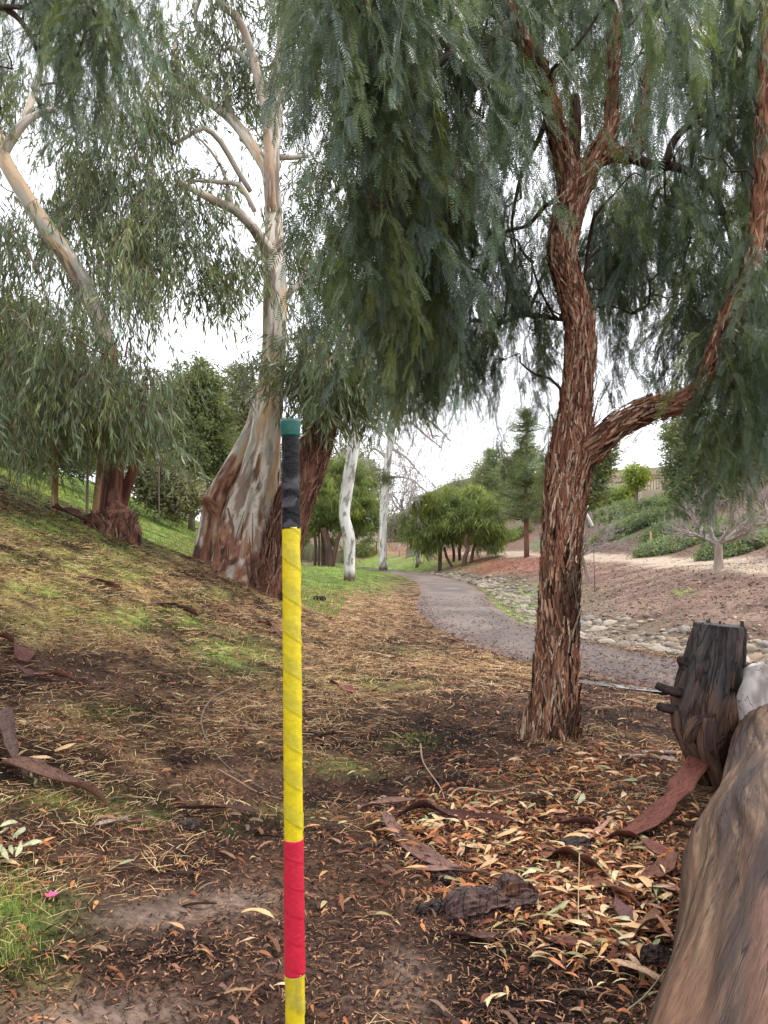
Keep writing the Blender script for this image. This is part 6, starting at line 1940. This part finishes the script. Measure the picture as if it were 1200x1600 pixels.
m = MB()
dch = ridged_disp(.03, 14, 1.2, 9)
limb(m, [(1124, 1245, 14, YS), (1114, 1208, 19, YS), (1103, 1162, 33, YS), (1100, 1120, 43, YS), (1109, 1075, 44, YS), (1120, 1020, 39, YS), (1126, 990, 36, YS), (1127, 976, 34.5, YS)], 100, dch, char_col, res=.012, capk=-.1)
m.build('broken_stub', M_CHAR, lg)
# splinters standing round the broken rim
r = np.random.default_rng(150)
for k in range(22):
    a = r.random() * 6.28
    c0 = P(1124, 1000, YS); rr = .135
    x0, y0 = c0[0] + math.cos(a) * rr, c0[1] + math.sin(a) * rr
    zt_ = P(1124, 974, YS)[2] + r.uniform(-.08, .022)
    b = MB(); b.tube([(x0 - .02, y0, zt_ - .35), (x0, y0, zt_ - .15), (x0 + r.normal(0, .006), y0, zt_)], [.02, .018, .006], 5, (.03, .024, .022) if k % 3 else (.16, .09, .06))
    b.build('splinter', M_CHAR, lg)
for l in ([(1075, 1085, 10, YS), (1050, 1080, 7.5, YS - .05), (1029, 1072, 6, YS - .1)], [(1070, 1112, 9, YS), (1048, 1108, 8, YS - .05), (1030, 1104, 6.5, YS - .08)], [(1078, 1045, 12, YS + .02), (1068, 1035, 10, YS + .02), (1062, 1030, 5, YS)]):
    b = MB(); limb(b, l, 16, ridged_disp(.016, 22, 3, 5), lambda gx, gy, gz, R, V: lerp((.05, .035, .03), (.02, .015, .014), ss(-.3, .3, fbm(gx * 40, gy * 40, gz * 8, 3, 7))), res=.01); b.build('branch_stub', M_CHAR, lg)
# root-like knots that grip round the stub foot
for l in ([(1120, 1110, 13, YS - .1), (1086, 1135, 14, YS - .12), (1074, 1165, 10, YS - .1), (1086, 1200, 7, YS - .05), (1104, 1235, 6, YS)], [(1060, 1112, 11, YS - .05), (1070, 1150, 10, YS - .1), (1090, 1185, 8, YS - .12), (1108, 1225, 6, YS - .1)],
          [(1106, 1125, 15, YS - .13), (1104, 1165, 14, YS - .17), (1116, 1205, 11, YS - .17), (1128, 1245, 9, YS - .17)]):
    b = MB(); limb(b, l, 24, ridged_disp(.018, 16, 2, 6), lambda gx, gy, gz, R, V: lerp((.13, .075, .05), (.045, .03, .026), ss(-.3, .3, fbm(gx * 20, gy * 20, gz * 4, 3, 7))), res=.02); b.build('root_knot', M_BARK, lg)
# pale weathered stub beside it
b = MB()
limb(b, [(1200, 1130, 34, 4.55), (1196, 1095, 37, 4.6), (1192, 1068, 33, 4.66), (1190, 1052, 27, 4.7), (1190, 1045, 20, 4.7)], 60, ridged_disp(.03, 9, 2.2, 12), lambda gx, gy, gz, R, V: lerp((.46, .42, .39), (.17, .14, .125), ss(-.15, .35, fbm(gx * 14, gy * 14, gz * 6, 3, 9))), res=.012, capk=.1)
b.build('pale_knob', M_EUC, lg)


# ------------------------------------------------------------------ the taped pole close to the camera
PY = 1.34
ptop = P(453.5, 656, PY); pbot_img = P(461, 1600, PY)
dirp = (pbot_img - ptop) / (ptop[2] - pbot_img[2])
gz0 = float(H(ptop[0] + dirp[0] * 1.6, PY))
pole = empty('taped_pole', ptop + dirp * (ptop[2] - gz0), 'upright stick wrapped in yellow, red and black tape with a green cap, close in front', 'pole')


def pz(py):  # point on the axis at an image row
    return P(0, py, PY)[2]


def seg(name, y0, y1, r0, r1, col, disp, sides=48, n=60, colf=None, mat=None):
    z0, z1 = (pz(y0), pz(y1) if y1 else gz0 - .03)
    zz = np.linspace(z0, z1, n)
    pts = np.array([ptop + dirp * (ptop[2] - z) for z in zz])
    m = MB(); m.tube(pts, np.linspace(r0, r1, n), sides, col, disp=disp, colf=colf)
    return m.build(name, mat or M_TAPE, pole)


def wrap(pitch, lap, ph, bumps=True, seed=1):
    def f(gx, gy, gz, r):
        th = np.arctan2(gy, gx)
        s = ((gz / pitch + th / (2 * np.pi) + ph) % 1.0)
        d = lap * (s - .5) + lap * .7 * np.exp(-((s - .98) / .02) ** 2)
        if bumps:
            d = d + .0011 * np.exp(-(((th + 1.9 + np.pi) % (2 * np.pi) - np.pi) / .22) ** 2) * np.clip(vn(gz * 55, 0, 0, seed) * 2.0, 0, 1)
        d = d + .0005 * fbm(gx * 60, gy * 60, gz * 60, 2, seed)
        return d
    return f


def tape_col(base, dark, pitch, ph, seed, dirt=None):
    def f(gx, gy, gz, R, V):
        th = np.arctan2(gy, gx)
        s = ((gz / pitch + th / (2 * np.pi) + ph) % 1.0)
        n = fbm(gx * 30, gy * 30, gz * 12, 3, seed)
        c = lerp(base, dark, ss(.55, .58, s) * .75 + .25 * ss(0, .5, n))
        c = lerp(c, np.array(dark) * .6, ss(.975, .99, s) * .35)
        if dirt is not None:
            c = lerp(c, dirt, ss(.15, .5, fbm(gx * 50, gy * 50, gz * 10, 3, seed + 5)) * .5)
        return c
    return f


def rad_at(py):
    return float(np.interp(py, [680, 830, 1310, 1520, 1600, 2400], [.0145, .0152, .0158, .0169, .0160, .0160])) * 1.02


m = MB()
capz = pz(682)
ax = lambda z: ptop + dirp * (ptop[2] - z)
m.tube([ax(ptop[2] - .001), ax(ptop[2] - .0005), ax(ptop[2] - .003), ax(ptop[2] - .006), ax(capz + .003), ax(capz)], [.002, .0165, .0178, .0176, .0166, .0160], 48, (.008, .10, .08))
m.tube([ax(ptop[2] + .0004), ax(ptop[2] - .004)], [.0172, .0182], 48, (.008, .09, .07), cap=False)
m.build('cap', M_TAPE, pole)
seg('black_tape', 680, 826, rad_at(700), rad_at(830) + .0004, (.012, .012, .014), wrap(.035, .0006, .2, False, 5), colf=lambda gx, gy, gz, R, V: lerp((.006, .006, .007), (.025, .025, .028), ss(.12, .2, fbm(gx * 30 + gz * 40, gy * 30, gz * 55, 2, 3)) * ss(.6, .2, np.abs(vn(gz * 30, gx * 40, 0, 4))) * 3), mat=M_TAPE_BLACK)  # thin highlights along the tape creases are put into the colour
seg('yellow_tape', 824, 1312, rad_at(830), rad_at(1310), (.6, .5, .02), wrap(.062, .0007, 0, True, 6), n=260, colf=tape_col((.66, .53, .012), (.50, .43, .03), .062, 0, 8))
seg('red_tape', 1310, 1520, rad_at(1330) + .0005, rad_at(1520) + .0004, (.60, .02, .06), wrap(.045, .0005, .3, True, 7), n=120, colf=tape_col((.54, .018, .045), (.52, .018, .045), .045, .3, 9))
seg('yellow_tape', 1518, 2500 if False else None, rad_at(1600), rad_at(1600), (.72, .60, .02), wrap(.058, .0009, .1, True, 8), n=120, colf=tape_col((.64, .51, .015), (.46, .40, .04), .058, .1, 10, dirt=(.30, .22, .06)))
